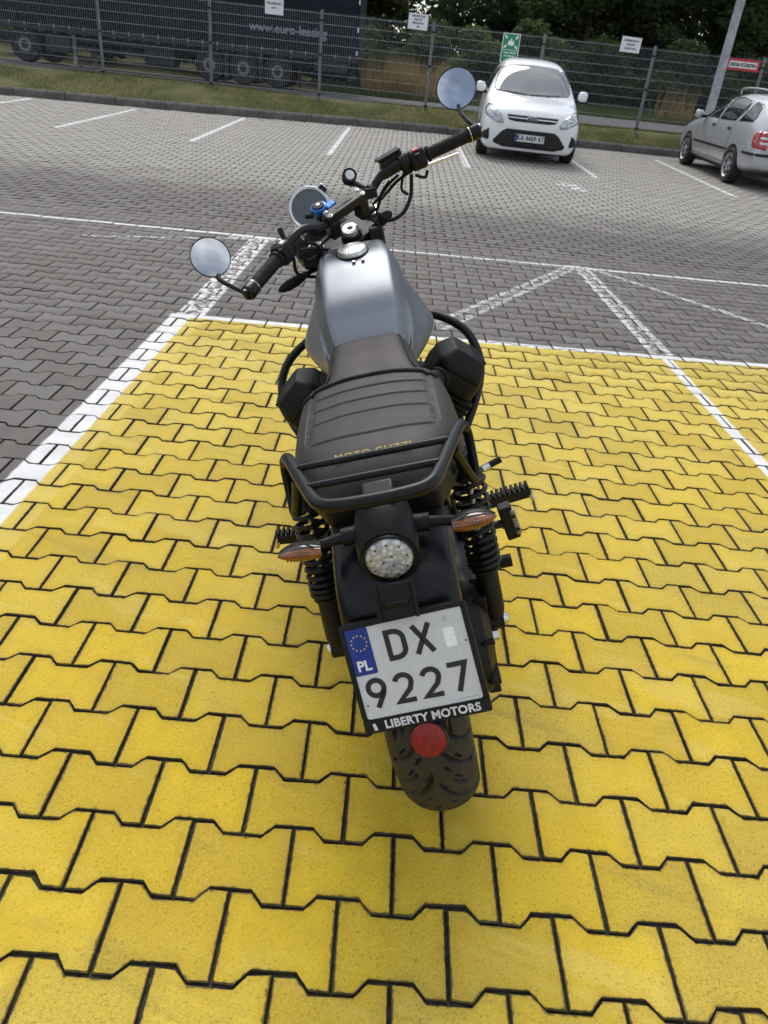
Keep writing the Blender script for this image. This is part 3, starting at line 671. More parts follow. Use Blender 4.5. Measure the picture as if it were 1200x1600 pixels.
for i, (x, y, s, k, lab) in enumerate(bl):
    t = thing('bush', lab, 'bush', (x, y, terrain_z(x, y)), (0, 0, i*0.9), 'bushes before the wood'); t.scale = (s*1.15, s, s)
    for nm, me in (('stem', stem_me), ('foliage', bm_[k])):
        o = bpy.data.objects.new(nm, me); COL.objects.link(o); o.parent = t
# grass
def blades(n, xr, yr, h, w, m, name, seed, zf=terrain_z, keep=None, lean=0.5):
    g2 = np.random.default_rng(seed); X = g2.uniform(*xr, n); Y = g2.uniform(*yr, n)
    k = np.array([keep(a, b) for a, b in zip(X, Y)]) if keep else np.ones(n, bool)
    X, Y = X[k], Y[k]; n = len(X); Z = np.array([zf(a, b) for a, b in zip(X, Y)])-0.01
    H = h*(0.45+0.9*g2.random(n)); a = g2.uniform(0, 6.28, n); b = g2.uniform(0, 6.28, n); L = H*lean*g2.random(n)
    c = np.cos(a)*w/2; s = np.sin(a)*w/2
    V = np.stack([np.stack([X-c, Y-s, Z], 1), np.stack([X+c, Y+s, Z], 1), np.stack([X+np.cos(b)*L, Y+np.sin(b)*L, Z+H], 1)], 1).reshape(-1, 3)
    return rawmesh(name, V, np.arange(3*n).reshape(-1, 3), m)
M_GRASS = m_leaf('verge_grass', (0.080, 0.092, 0.030), (0.145, 0.135, 0.060), 0.7)
M_DRY = m_leaf('dry_grass', (0.27, 0.20, 0.12), (0.38, 0.28, 0.18), 0.8)
def patch(x, y): return math.sin(x*1.7+0.6*math.sin(y*2))+math.sin(y*2.9+x*0.8) > -1.1+random.random()*0.8 and y > kerb_y(x)+0.17
o = bpy.data.objects.new('verge_grass', blades(85000, (-10.5, 12), (16.3, 22.2), 0.055, 0.010, M_GRASS, 'verge_grass', 3, keep=patch, lean=0.9)); COL.objects.link(o); tag(o, 'short patchy grass on the verge around the fence foot', 'grass', kind='stuff')
o = bpy.data.objects.new('far_grass', blades(22000, (-3, 26), (31, 34.5), 0.28, 0.03, M_LEAF[1], 'far_grass', 4, lean=0.7)); COL.objects.link(o); tag(o, 'green grass strip on the far side of the road', 'grass', kind='stuff')
def dk(x, y): return (-1.3 < x < 2.1 and math.sin(x*3.1+1)+random.random()*1.5 > 0.0) or (x > 8.3 and y < 32.2 and math.sin(x*1.9)+random.random() > 0.9 and random.random() < 0.45)
o = bpy.data.objects.new('dry_grass', blades(15000, (-1.5, 13), (31.4, 33.4), 1.15, 0.022, M_DRY, 'dry_grass', 6, keep=dk, lean=0.35)); COL.objects.link(o); tag(o, 'tall tan dry grass beyond the road', 'dry grass', kind='stuff')
def wk(x, y):
    ky = kerb_y(x); d = ky-y
    return 0 < d < 0.9 and random.random() < (0.5 if d < 0.15 else 0.12) and (math.sin(x*2.1)+math.sin(x*5.3+1) > 0.75)
o = bpy.data.objects.new('weeds', blades(9000, (-9, 7), (15.2, 18.2), 0.07, 0.012, M_GRASS, 'weeds', 8, zf=lambda x, y: lot_z(y), keep=wk, lean=1.3)); COL.objects.link(o); tag(o, 'small weeds growing in the paving joints along the kerb', 'weeds', kind='stuff')

# ================================================================ cars
def m_paint(name, base, metal=0.0, rough=0.28):
    m = bpy.data.materials.new(name); t = NT(m); b = t.b
    o = t.new('ShaderNodeTexCoord').outputs['Object']; n = t.noise(o, 3.0, 5)
    t.put(b.inputs['Base Color'], t.mix(t.ramp(n, 0.4, 0.7, 0, 0.25), (*base, 1), tuple(c*0.82 for c in base)+(1,)))
    b.inputs['Metallic'].default_value = metal; b.inputs['Roughness'].default_value = rough
    b.inputs['Coat Weight'].default_value = 0.8; b.inputs['Coat Roughness'].default_value = 0.07
    return m
M_WCAR = m_paint('white_car_paint', (0.76, 0.78, 0.80)); M_SCAR = m_paint('silver_car_paint', (0.46, 0.475, 0.50), 0.35, 0.30)
M_GLASS = mat('dark_window_glass', (0.012, 0.014, 0.015), 0.04, var=0.1, rvar=0.01, spec=0.7, ior=1.6)
M_SCREEN = mat('windscreen_glass', (0.06, 0.066, 0.066), 0.035, var=0.5, vscale=2.5, rvar=0.01, spec=1.0, ior=2.1)  # base lifted and mottled: cloud reflection partly put into the glass colour
M_LAMPG = mat('clear_lamp_glass', (0.42, 0.44, 0.46), 0.10, 0.35, var=0.45, vscale=22, rvar=0.04, coat=1.0)
M_REDG = mat('red_lamp_glass', (0.36, 0.012, 0.016), 0.15, var=0.3, vscale=18, coat=1.0)
M_CHROME = mat('chrome', (0.68, 0.69, 0.70), 0.12, 1.0, var=0.05, rvar=0.05)
M_GRILLE = mat('grille_black', (0.008, 0.008, 0.009), 0.55)
M_ALLOY = mat('silver_wheel_trim', (0.40, 0.41, 0.43), 0.38, 0.6, var=0.12)
M_PLATE = mat('white_number_plate', (0.60, 0.61, 0.62), 0.4, var=0.04, vscale=60)
M_BLUE = mat('blue_plate_band', (0.010, 0.035, 0.26), 0.4, var=0.08)
M_TAILW = mat('frosted_lamp_white', (0.62, 0.58, 0.58), 0.2, coat=1.0)
def car_body(st, paint, parent, arches, wheel_r, width):
    """st: list of (y, [(x,z)...]) half sections from bottom centre to top centre"""
    secs = []
    for y, pts in st:
        L = [(x, y, z) for x, z in pts]; secs.append(L+[(-x, y, z) for x, y, z in L[-2:0:-1]])
    mb = MB(); mb.loft(secs); me = mb.mesh('body'); o = bpy.data.objects.new('body', me); COL.objects.link(o)
    q = o.modifiers.new('s', 'SUBSURF'); q.levels = q.render_levels = 3
    cutters = []
    for y in arches:
        for s in (-1, 1):
            c = MB().lathe([(wheel_r+0.045, -0.3), (wheel_r+0.045, 0.3)], (s*width/2, y, wheel_r), (1, 0, 0), 36).build('cut', paint); cutters.append(c)
            b = o.modifiers.new('b', 'BOOLEAN'); b.operation = 'DIFFERENCE'; b.object = c; b.solver = 'EXACT'
    bpy.context.view_layer.update()
    dg = bpy.context.evaluated_depsgraph_get(); me2 = bpy.data.meshes.new_from_object(o.evaluated_get(dg)); bpy.data.objects.remove(o)
    for c in cutters: bpy.data.objects.remove(c)
    me2.materials.clear(); me2.materials.append(paint); shade(me2, 32)
    ob = bpy.data.objects.new('body', me2); COL.objects.link(ob); ob.parent = parent
    bm = bmesh.new(); bm.from_mesh(me2); bv = BVHTree.FromBMesh(bm); bm.free()
    return ob, bv
def panel(bv, name, m, parent, poly, view, off=0.004, th=0.006, res=0.05, mirror=False, smooth=50):
    """a curved sheet over the body: poly in (x,z) seen from front/rear ('F','B') or (y,z) from a side ('L','R')"""
    obs = []
    for s in ((1, -1) if mirror else (1,)):
        bm = bmesh.new()
        def P(a, b):
            return {'F': (a*s, 6, b), 'B': (a*s, -6, b), 'L': (-6*s, a, b), 'R': (6*s, a, b), 'T': (a*s, b, 6)}[view]
        D = {'F': (0, -1, 0), 'B': (0, 1, 0), 'L': (s, 0, 0), 'R': (-s, 0, 0), 'T': (0, 0, -1)}[view]
        f = bm.faces.new([bm.verts.new(P(a, b)) for a, b in poly]); bmesh.ops.triangulate(bm, faces=[f])
        for _ in range(6):
            es = [e for e in bm.edges if e.calc_length() > res]
            if not es: break
            bmesh.ops.subdivide_edges(bm, edges=es, cuts=1); bmesh.ops.triangulate(bm, faces=bm.faces)
        dead = []
        for v in bm.verts:
            h = bv.ray_cast(v.co, Vector(D))
            if h[0] is None or abs(h[1].dot(Vector(D))) < 0.16: dead.append(v)
            elif (view in 'LR' and abs(h[0].x) < 0.5) or (view in 'FB' and abs(h[0].y) < 0.3): dead.append(v)
            else: v.co = h[0]-Vector(D)*off
        if dead: bmesh.ops.delete(bm, geom=dead, context='VERTS')
        me = bpy.data.meshes.new(name); bm.normal_update(); bm.to_mesh(me); bm.free(); me.materials.append(m); shade(me, smooth)
        o = bpy.data.objects.new(name, me); COL.objects.link(o); o.parent = parent
        so = o.modifiers.new('solid', 'SOLIDIFY'); so.thickness = th; so.offset = 0
        obs.append(o)
    return obs
def car_wheel(parent, x, y, r, side, spokes=6, w=0.19):
    wo = MB().lathe([(0, 0.0), (r*0.60, 0.0), (r*0.66, 0.02), (r*0.66, -w*0.8), (0, -w*0.8)], (x, y, r), (side, 0, 0), 32).build('wheel', M_ALLOY if spokes else M_CHAS, parent)
    MB().lathe([(r*0.64, 0.0), (r*0.84, 0.022), (r*0.965, 0.004), (r, -0.03), (r, -w+0.03), (r*0.96, -w), (r*0.6, -w)], (x, y, r), (side, 0, 0), 40, cap=False).build('tyre', M_TYRE, wo)
    for k in range(spokes):
        a = 2*math.pi*(k+0.5)/spokes
        MB().lathe([(0, 0.004), (r*0.115, 0.004), (r*0.115, 0.007), (0, 0.007)], (x, y+math.cos(a)*r*0.43, r+math.sin(a)*r*0.43), (side, 0, 0), 14).build('trim_hole', M_GRILLE, wo)
    MB().lathe([(r*0.14, 0.0), (r*0.13, 0.016), (0, 0.02)], (x, y, r), (side, 0, 0), 16).build('hub_cap', M_ALLOY, wo)
    return wo
SL = math.atan(0.028)
# ---- white minivan, nose to the camera (local +y is the nose)
va = thing('parked_minivan', 'white compact minivan parked nose out by the fence', 'car', mw=Matrix.Translation((2.79, 16.05, lot_z(16.05))) @ Matrix.Rotation(-SL, 4, 'X').inverted() @ Matrix.Rotation(math.pi-R(4.0), 4, 'Z'))
def sec(zb, wb, zs, ws, zm, wm_, zbelt, wbelt, zg, wg, zr):
    return [(0, zb), (wb, zb), (ws, zs), (wm_, zm), (wbelt, zbelt), (wg, zg), (wg*0.72, zr-0.012), (0, zr)]
ST = [(2.12, sec(0.24, 0.40, 0.28, 0.52, 0.45, 0.60, 0.60, 0.56, 0.66, 0.45, 0.69)),
      (2.06, sec(0.15, 0.60, 0.20, 0.72, 0.48, 0.80, 0.70, 0.74, 0.76, 0.60, 0.80)),
      (1.90, sec(0.14, 0.70, 0.20, 0.83, 0.52, 0.89, 0.79, 0.82, 0.85, 0.68, 0.89)),
      (1.55, sec(0.15, 0.72, 0.22, 0.88, 0.55, 0.915, 0.85, 0.86, 0.91, 0.72, 0.955)),
      (1.15, sec(0.20, 0.72, 0.27, 0.89, 0.55, 0.915, 0.90, 0.87, 0.965, 0.75, 1.005)),
      (1.04, sec(0.20, 0.72, 0.27, 0.89, 0.55, 0.915, 0.93, 0.87, 1.01, 0.77, 1.06)),
      (0.55, sec(0.20, 0.72, 0.27, 0.89, 0.55, 0.915, 0.98, 0.87, 1.32, 0.69, 1.41)),
      (0.15, sec(0.20, 0.72, 0.27, 0.89, 0.55, 0.915, 1.01, 0.87, 1.47, 0.63, 1.575)),
      (-0.5, sec(0.20, 0.72, 0.27, 0.89, 0.55, 0.915, 1.02, 0.87, 1.51, 0.62, 1.62)),
      (-1.3, sec(0.20, 0.72, 0.27, 0.89, 0.55, 0.915, 1.04, 0.87, 1.48, 0.61, 1.58)),
      (-1.9, sec(0.22, 0.72, 0.28, 0.87, 0.55, 0.90, 1.05, 0.83, 1.36, 0.60, 1.48)),
      (-2.2, sec(0.26, 0.66, 0.30, 0.80, 0.55, 0.84, 0.95, 0.76, 1.10, 0.58, 1.16)),
      (-2.26, sec(0.32, 0.55, 0.36, 0.70, 0.55, 0.72, 0.80, 0.66, 0.90, 0.50, 0.95))]
bo, bv = car_body(ST, M_WCAR, va, (1.33, -1.32), 0.32, 1.83)
for s in (-1, 1): car_wheel(va, s*0.885, 1.33, 0.32, s); car_wheel(va, s*0.885, -1.32, 0.32, s)
ws = panel(bv, 'windscreen', M_SCREEN, va, [(-0.66, 1.05), (-0.35, 1.025), (0, 1.018), (0.35, 1.025), (0.66, 1.05), (0.71, 1.10), (0.67, 1.28), (0.585, 1.455), (0.55, 1.49), (0.3, 1.515), (0, 1.525), (-0.3, 1.515), (-0.55, 1.49), (-0.585, 1.455), (-0.67, 1.28), (-0.71, 1.10)], 'F', 0.004)[0]
panel(bv, 'headlight', M_LAMPG, va, [(0.82, 0.865), (0.865, 0.77), (0.80, 0.685), (0.60, 0.600), (0.50, 0.595), (0.485, 0.645), (0.58, 0.765), (0.72, 0.855)], 'F', 0.006, mirror=True)
gr = panel(bv, 'grille', M_GRILLE, va, [(-0.45, 0.745), (0.45, 0.745), (0.41, 0.665), (0.30, 0.648), (-0.30, 0.648), (-0.41, 0.665)], 'F', 0.004)[0]
panel(bv, 'grille_bar', M_CHROME, gr, [(-0.43, 0.712), (0.43, 0.712), (0.42, 0.695), (-0.42, 0.695)], 'F', 0.012)
ov = [(0.105*math.cos(a), 0.702+0.042*math.sin(a)) for a in [k*math.pi/12 for k in range(24)]]
em = panel(bv, 'badge', M_CHROME, gr, ov, 'F', 0.018)[0]
panel(bv, 'badge_field', mat('badge_blue', (0.02, 0.04, 0.14), 0.25), gr, [(x*0.88, 0.702+(z-0.702)*0.82) for x, z in ov], 'F', 0.024)
def on_front(x, z, off):
    h = bv.ray_cast(Vector((x, 6, z)), Vector((0, -1, 0))); return (h[0].x, h[0].y+off, h[0].z)
XF, ZF = (-1, 0, 0), (0, 0, 1)
text('badge_lettering', 'Ford', 0.055, M_CHROME, gr, on_front(0, 0.702, 0.031), XF, ZF, 0.001, 0.001, 1.1, shear=0.3)
panel(bv, 'air_intake', M_GRILLE, va, [(-0.42, 0.525), (0.42, 0.525), (0.50, 0.48), (0.64, 0.325), (0.62, 0.28), (0.45, 0.235), (-0.45, 0.235), (-0.62, 0.28), (-0.64, 0.325), (-0.50, 0.48)], 'F', 0.005)
panel(bv, 'intake_slat', M_CHAS, va, [(-0.56, 0.315), (0.56, 0.315), (0.56, 0.30), (-0.56, 0.30)], 'F', 0.014)
panel(bv, 'fog_recess', M_GRILLE, va, [(0.735, 0.50), (0.83, 0.435), (0.86, 0.33), (0.73, 0.315), (0.715, 0.35)], 'F', 0.005, mirror=True)
panel(bv, 'bumper_lip', M_CHAS, va, [(-0.72, 0.185), (0.72, 0.185), (0.68, 0.145), (-0.68, 0.145)], 'F', 0.006)
def num_plate(parent, o, x, y, n, w, h, txt, size):
    b = MB().box((0, 0, 0), (w, h, 0.006)).build('number_plate', M_PLATE, parent, bevel=0.001)
    X, Y, Z = Vector(x), Vector(y), Vector(n); b.matrix_local = Matrix(((X.x, Y.x, Z.x, o[0]), (X.y, Y.y, Z.y, o[1]), (X.z, Y.z, Z.z, o[2]), (0, 0, 0, 1)))
    MB().box((-w/2+0.022, 0, 0.0036), (0.04, h-0.008, 0.001)).build('country_band', M_BLUE, b)
    text('plate_lettering', txt, size, M_INK, b, (0.02, -0.002, 0.0040), (1, 0, 0), (0, 1, 0), 0.0005, 0.0025, 0.82); return b
pf = on_front(0, 0.400, 0.03); num_plate(va, pf, (-1, 0, 0), Vector((0, -0.08, 1)).normalized(), Vector((0, 1, 0.08)).normalized(), 0.52, 0.115, 'KA 4469 AT', 0.115)
MB().box((pf[0], pf[1]-0.012, pf[2]), (0.55, 0.02, 0.135)).build('plate_holder', M_BLK, va, bevel=0.003)
for s in (-1, 1):
    mo = MB().loft([[(s*(0.93+0.11*k), 0.78+0.02*k-0.05*0, 1.05+0.0*k)+np.array((0, rr*0.5*math.cos(a), rr*0.62*math.sin(a)+0.03)) if False else (s*(0.87+0.17*k), 0.80+rr*0.42*math.cos(a), 1.075+rr*0.6*math.sin(a)) for a in [q*math.pi/8 for q in range(16)]] for k, rr in ((0, 0.06), (0.15, 0.13), (0.5, 0.155), (0.85, 0.14), (1.0, 0.09))]).build('mirror', M_WCAR, va, smooth=60)
    MB().box((s*0.90, 0.80, 1.00), (0.14, 0.05, 0.05)).build('mirror_arm', M_BLK, mo, bevel=0.01)
    MB().box((s*1.0, 0.795, 0.985), (0.15, 0.09, 0.03)).build('mirror_base', M_BLK, mo, bevel=0.01)
for a, b in ((0.78, -0.22), (-0.27, -1.2)):
    panel(bv, 'side_window', M_GLASS, va, [(a-0.02, 1.055), (b, 1.065), (b-0.0, 1.40), ((a+b)/2, 1.43), (a-0.42 if a > 0 else a, 1.36)], 'R', 0.004, mirror=True)
for s in (-0.28, 0.22): panel(bv, 'washer_jet', M_BLK, va, [(s-0.02, 1.08), (s+0.02, 1.08), (s+0.02, 1.12), (s-0.02, 1.12)], 'T', 0.01)
wip = MB()
MB().tube([on_front(-0.5, 1.06, 0.02), on_front(-0.1, 1.035, 0.025), on_front(0.05, 1.03, 0.03)], 0.008, 6).build('wiper', M_BLK, va)
MB().tube([on_front(0.5, 1.06, 0.02), on_front(0.2, 1.035, 0.025), on_front(0.1, 1.03, 0.03)], 0.008, 6).build('wiper', M_BLK, va)
MB().tube([(0.72, 1.0, 1.12), (0.55, 0.3, 1.5)], 0.004, 5).build('seam', M_BLK, va)
# ---- silver estate, tail to the camera, cut by the picture edge (local +y is the nose)
sa = thing('parked_estate_car', 'silver estate car with roof rails parked tail out at the right edge', 'car', mw=Matrix.Translation((7.17, 15.45, lot_z(15.45))) @ Matrix.Rotation(SL, 4, 'X'))
def sec2(zb, wb, zs, ws, zm, wm_, zbelt, wbelt, zg, wg, zr): return sec(zb, wb, zs, ws, zm, wm_, zbelt, wbelt, zg, wg, zr)
SF = [(2.08, sec(0.34, 0.40, 0.36, 0.50, 0.45, 0.56, 0.55, 0.52, 0.60, 0.42, 0.63)),
      (2.00, sec(0.24, 0.58, 0.28, 0.68, 0.46, 0.74, 0.64, 0.70, 0.70, 0.58, 0.74)),
      (1.75, sec(0.22, 0.66, 0.28, 0.78, 0.52, 0.815, 0.76, 0.75, 0.82, 0.62, 0.86)),
      (1.25, sec(0.20, 0.66, 0.28, 0.80, 0.55, 0.825, 0.84, 0.79, 0.90, 0.66, 0.945)),
      (0.88, sec(0.20, 0.66, 0.28, 0.80, 0.55, 0.825, 0.88, 0.80, 0.945, 0.69, 0.99)),
      (0.45, sec(0.20, 0.66, 0.28, 0.80, 0.55, 0.825, 0.90, 0.80, 1.19, 0.64, 1.26)),
      (0.10, sec(0.20, 0.66, 0.28, 0.80, 0.55, 0.825, 0.91, 0.80, 1.34, 0.57, 1.42)),
      (-0.5, sec(0.20, 0.66, 0.28, 0.80, 0.55, 0.825, 0.92, 0.80, 1.385, 0.555, 1.465)),
      (-1.2, sec(0.20, 0.66, 0.28, 0.80, 0.55, 0.825, 0.94, 0.80, 1.375, 0.555, 1.455)),
      (-1.70, sec(0.24, 0.66, 0.30, 0.79, 0.55, 0.815, 0.96, 0.78, 1.32, 0.55, 1.41)),
      (-1.95, sec(0.30, 0.66, 0.34, 0.76, 0.55, 0.79, 0.93, 0.74, 1.20, 0.54, 1.29)),
      (-2.08, sec(0.32, 0.62, 0.36, 0.74, 0.54, 0.77, 0.80, 0.71, 0.95, 0.55, 1.00)),
      (-2.13, sec(0.36, 0.55, 0.40, 0.68, 0.52, 0.70, 0.68, 0.66, 0.78, 0.50, 0.82))]
bo2, bv2 = car_body(SF, M_SCAR, sa, (1.25, -1.21), 0.30, 1.66)
for s in (-1, 1): car_wheel(sa, s*0.805, 1.25, 0.30, s, 7, 0.175); car_wheel(sa, s*0.805, -1.21, 0.30, s, 7, 0.175)
panel(bv2, 'side_window', M_GLASS, sa, [(0.80, 0.955), (0.02, 0.965), (0.06, 1.345), (0.20, 1.35), (0.45, 1.215)], 'L', 0.004, mirror=False)
panel(bv2, 'side_window', M_GLASS, sa, [(-0.06, 0.965), (-0.80, 0.985), (-0.98, 1.18), (-0.90, 1.33), (-0.4, 1.36), (-0.02, 1.35)], 'L', 0.004)
panel(bv2, 'side_window', M_GLASS, sa, [(-0.96, 0.995), (-1.52, 1.02), (-1.55, 1.10), (-1.42, 1.29), (-1.10, 1.325), (-1.05, 1.27), (-1.08, 1.15)], 'L', 0.004)
panel(bv2, 'window_frame', M_BLK, sa, [(-0.72, 0.99), (-0.745, 0.99), (-0.93, 1.28), (-0.90, 1.29)], 'L', 0.010)
panel(bv2, 'rubbing_strip', M_BLK, sa, [(0.86, 0.535), (-0.92, 0.55), (-0.92, 0.515), (0.86, 0.50)], 'L', 0.012, mirror=False)
for a in (0.90, -0.04, -0.86): panel(bv2, 'door_seam', M_BLK, sa, [(a, 0.95), (a-0.008, 0.95), (a-0.02, 0.31), (a-0.012, 0.31)], 'L', 0.001, 0.002)
for a in (0.14, -0.66):
    panel(bv2, 'door_handle', M_BLK, sa, [(a+0.01, 0.875), (a-0.13, 0.88), (a-0.13, 0.845), (a+0.01, 0.84)], 'L', 0.012)
panel(bv2, 'sill', M_SCAR, sa, [(0.92, 0.30), (-0.88, 0.30), (-0.88, 0.235), (0.92, 0.235)], 'L', 0.022)
tl_ = panel(bv2, 'tail_light', M_REDG, sa, [(-0.705, 0.91), (-0.585, 0.92), (-0.61, 0.64), (-0.745, 0.66)], 'B', 0.008)[0]
panel(bv2, 'tail_light', M_REDG, sa, [(0.705, 0.92), (0.54, 0.93), (0.57, 0.62), (0.745, 0.65)], 'B', 0.008)
panel(bv2, 'light_wrap', M_REDG, tl_, [(-1.84, 0.90), (-1.97, 0.92), (-2.045, 0.66), (-1.92, 0.66), (-1.85, 0.76)], 'L', 0.008)
panel(bv2, 'reversing_lens', M_TAILW, tl_, [(-0.72, 0.83), (-0.59, 0.835), (-0.595, 0.80), (-0.72, 0.80)], 'B', 0.013)
panel(bv2, 'reversing_lens', M_TAILW, tl_, [(-0.72, 0.755), (-0.595, 0.76), (-0.60, 0.72), (-0.72, 0.72)], 'B', 0.013)
panel(bv2, 'tailgate_window', M_GLASS, sa, [(-0.60, 1.02), (0.60, 1.02), (0.50, 1.33), (-0.50, 1.33)], 'B', 0.006)
panel(bv2, 'bumper_strip', M_BLK, sa, [(-0.75, 0.585), (0.75, 0.585), (0.75, 0.545), (-0.75, 0.545)], 'B', 0.014)
panel(bv2, 'bumper_strip', M_BLK, sa, [(-1.65, 0.58), (-2.05, 0.585), (-2.05, 0.545), (-1.65, 0.545)], 'L', 0.014)
rp = num_plate(sa, (0, -2.165, 0.74), (1, 0, 0), (0, 0, 1), (0, -1, 0), 0.52, 0.115, '', 0.1) if False else None
for s in (-1, 1):
    MB().tube(catmull([(s*0.50, -0.05, 1.40), (s*0.51, -0.12, 1.485), (s*0.515, -0.7, 1.515), (s*0.515, -1.35, 1.50), (s*0.50, -1.52, 1.43)], 5), 0.016, 8).build('roof_rail', M_ALLOY, sa, smooth=60)
    MB().loft([[(s*(0.82+0.17*k), 0.68+rr*0.42*math.cos(a), 0.985+rr*0.6*math.sin(a)) for a in [q*math.pi/8 for q in range(16)]] for k, rr in ((0, 0.05), (0.2, 0.11), (0.6, 0.125), (0.9, 0.11), (1.0, 0.07))]).build('mirror', M_SCAR, sa, smooth=60)
    MB().box((s*0.82, 0.68, 0.95), (0.12, 0.10, 0.05)).build('mirror_base', M_BLK, sa, bevel=0.01)
MB().box((0, 0.1, 0.24), (1.3, 3.6, 0.12)).build('underbody', M_CHAS, sa)
MB().box((0, -0.1, 0.24), (1.4, 3.7, 0.12)).build('underbody', M_CHAS, va)

# ================================================================ motorcycle (local: x right, y forward, z up, origin under the rear tyre)
BX, BY, HEAD, LEAN = 0.610, 0.455, 0.068, 0.287
_h = Vector((math.cos(HEAD), math.sin(HEAD), 0)); _F = Vector((-math.sin(HEAD), math.cos(HEAD), 0)); _Z = Vector((0, 0, 1))
_R = math.cos(LEAN)*_h+math.sin(LEAN)*_Z; _U = -math.sin(LEAN)*_h+math.cos(LEAN)*_Z
bike = thing('motorcycle', 'matt black and silver motorcycle leaning on its stand in the yellow bay', 'motorcycle',
             mw=Matrix(((_R.x, _F.x, _U.x, BX), (_R.y, _F.y, _U.y, BY), (_R.z, _F.z, _U.z, 0.0), (0, 0, 0, 1))))
def m_leather():
    m = bpy.data.materials.new('brown_black_leather'); t = NT(m); o = t.new('ShaderNodeTexCoord').outputs['Object']
    v = t.new('ShaderNodeTexVoronoi'); v.inputs['Scale'].default_value = 420; t.l.new(o, v.inputs['Vector']); n = t.noise(o, 14, 4)
    t.put(t.b.inputs['Base Color'], t.mix(t.ramp(n, 0.3, 0.7), (0.029, 0.0252, 0.0232, 1), (0.033, 0.029, 0.0265, 1)))
    t.put(t.b.inputs['Roughness'], t.ramp(n, 0.3, 0.7, 0.55, 0.61)); t.b.inputs['Specular IOR Level'].default_value = 0.36
    t.bump(v.outputs['Distance'], 0.35, 0.0008); return m
def m_tank():
    m = bpy.data.materials.new('satin_silver_tank_paint'); t = NT(m); o = t.new('ShaderNodeTexCoord').outputs['Object']
    n = t.noise(o, 900, 2); n2 = t.noise(o, 6, 4)
    t.put(t.b.inputs['Base Color'], t.mix(t.ramp(n, 0.35, 0.65), (0.19, 0.206, 0.23, 1), (0.235, 0.252, 0.28, 1)))
    t.b.inputs['Metallic'].default_value = 0.85; t.put(t.b.inputs['Roughness'], t.ramp(n2, 0.3, 0.7, 0.38, 0.44)); return m
M_LEATHER, M_TANK = m_leather(), m_tank()
M_SATIN = mat('satin_black_metal', (0.006, 0.0065, 0.0075), 0.34, 0.0, var=0.2, vscale=25, rvar=0.05, spec=0.32)
M_FEND = mat('black_fender_paint', (0.004, 0.0048, 0.0062), 0.30, 0.0, var=0.15, vscale=10, rvar=0.03, spec=0.32)
M_MATTE = mat('matt_black_casting', (0.0065, 0.0068, 0.0075), 0.5, var=0.12, vscale=12, bump=0.12, bscale=900, bdist=0.0003, rvar=0.05, spec=0.28)
M_RUB = mat('black_rubber', (0.008, 0.0078, 0.0075), 0.65, var=0.2, vscale=30, spec=0.3)
M_BTYRE = mat('motorcycle_tyre_rubber', (0.030, 0.027, 0.022), 0.72, var=0.2, vscale=22, bump=0.2, bscale=500, bdist=0.0005)
M_STEEL = mat('bright_steel', (0.62, 0.62, 0.61), 0.25, 1.0, var=0.1, vscale=60)
M_CHR = mat('polished_fork_chrome', (0.70, 0.68, 0.64), 0.10, 1.0, var=0.04, rvar=0.03)
M_BRASS = mat('brass', (0.55, 0.40, 0.16), 0.3, 1.0)
M_AMBER = mat('amber_lens', (0.20, 0.055, 0.007), 0.16, var=0.4, vscale=60, rvar=0.03, coat=1.0)
M_LENSRIM = mat('smoked_lens_rim', (0.035, 0.028, 0.02), 0.12, coat=0.6)
M_REFL = mat('red_reflector', (0.22, 0.008, 0.006), 0.22, var=0.3, vscale=90, bump=0.5, bscale=700, bdist=0.001, coat=0.15)
def m_facets():
    m = bpy.data.materials.new('clear_lens_facets'); t = NT(m); o = t.new('ShaderNodeTexCoord').outputs['Object']
    v = t.new('ShaderNodeTexVoronoi'); v.inputs['Scale'].default_value = 120; t.l.new(o, v.inputs['Vector'])
    t.put(t.b.inputs['Base Color'], t.mix(t.ramp(v.outputs['Distance'], 0.1, 0.7), (0.74, 0.75, 0.75, 1), (0.42, 0.43, 0.43, 1)))
    t.b.inputs['Metallic'].default_value = 0.15; t.b.inputs['Roughness'].default_value = 0.10; t.b.inputs['Coat Weight'].default_value = 1.0; t.b.inputs['Coat Roughness'].default_value = 0.03
    t.bump(v.outputs['Distance'], 0.7, 0.004); return m
M_CLEAR = m_facets()
M_LED = mat('led_chip', (0.10, 0.095, 0.06), 0.3)
M_MIRR = mat('mirror_glass', (0.62, 0.645, 0.675), 0.015, 1.0, var=0.01, rvar=0.005)
M_QBLUE = mat('blue_anodised', (0.018, 0.13, 0.42), 0.35, 0.3, var=0.1)
M_REDB = mat('red_switch', (0.50, 0.012, 0.02), 0.35)
M_GLSF = mat('gauge_glass', (0.10, 0.115, 0.115), 0.06, var=0.08, rvar=0.02, coat=1.0)
M_GAUGE = mat('gauge_silver', (0.55, 0.56, 0.57), 0.25, 0.9)
M_GOLDTXT = mat('gold_print', (0.50, 0.33, 0.05), 0.5)
M_STITCH = mat('grey_thread', (0.22, 0.205, 0.19), 0.8)
M_SWHITE = mat('white_switch_print', (0.6, 0.6, 0.6), 0.5)
M_HOLO = mat('foil_sticker', (0.90, 0.905, 0.88), 0.35, 0.0, var=0.10, vscale=260)
PB = {}
def part(name, mb, m, parent=None, **k):
    return mb.build(name, m, parent or bike, **k)
def mir(p): return (-p[0], p[1], p[2])
RC = vec(0, 0, 0.318)

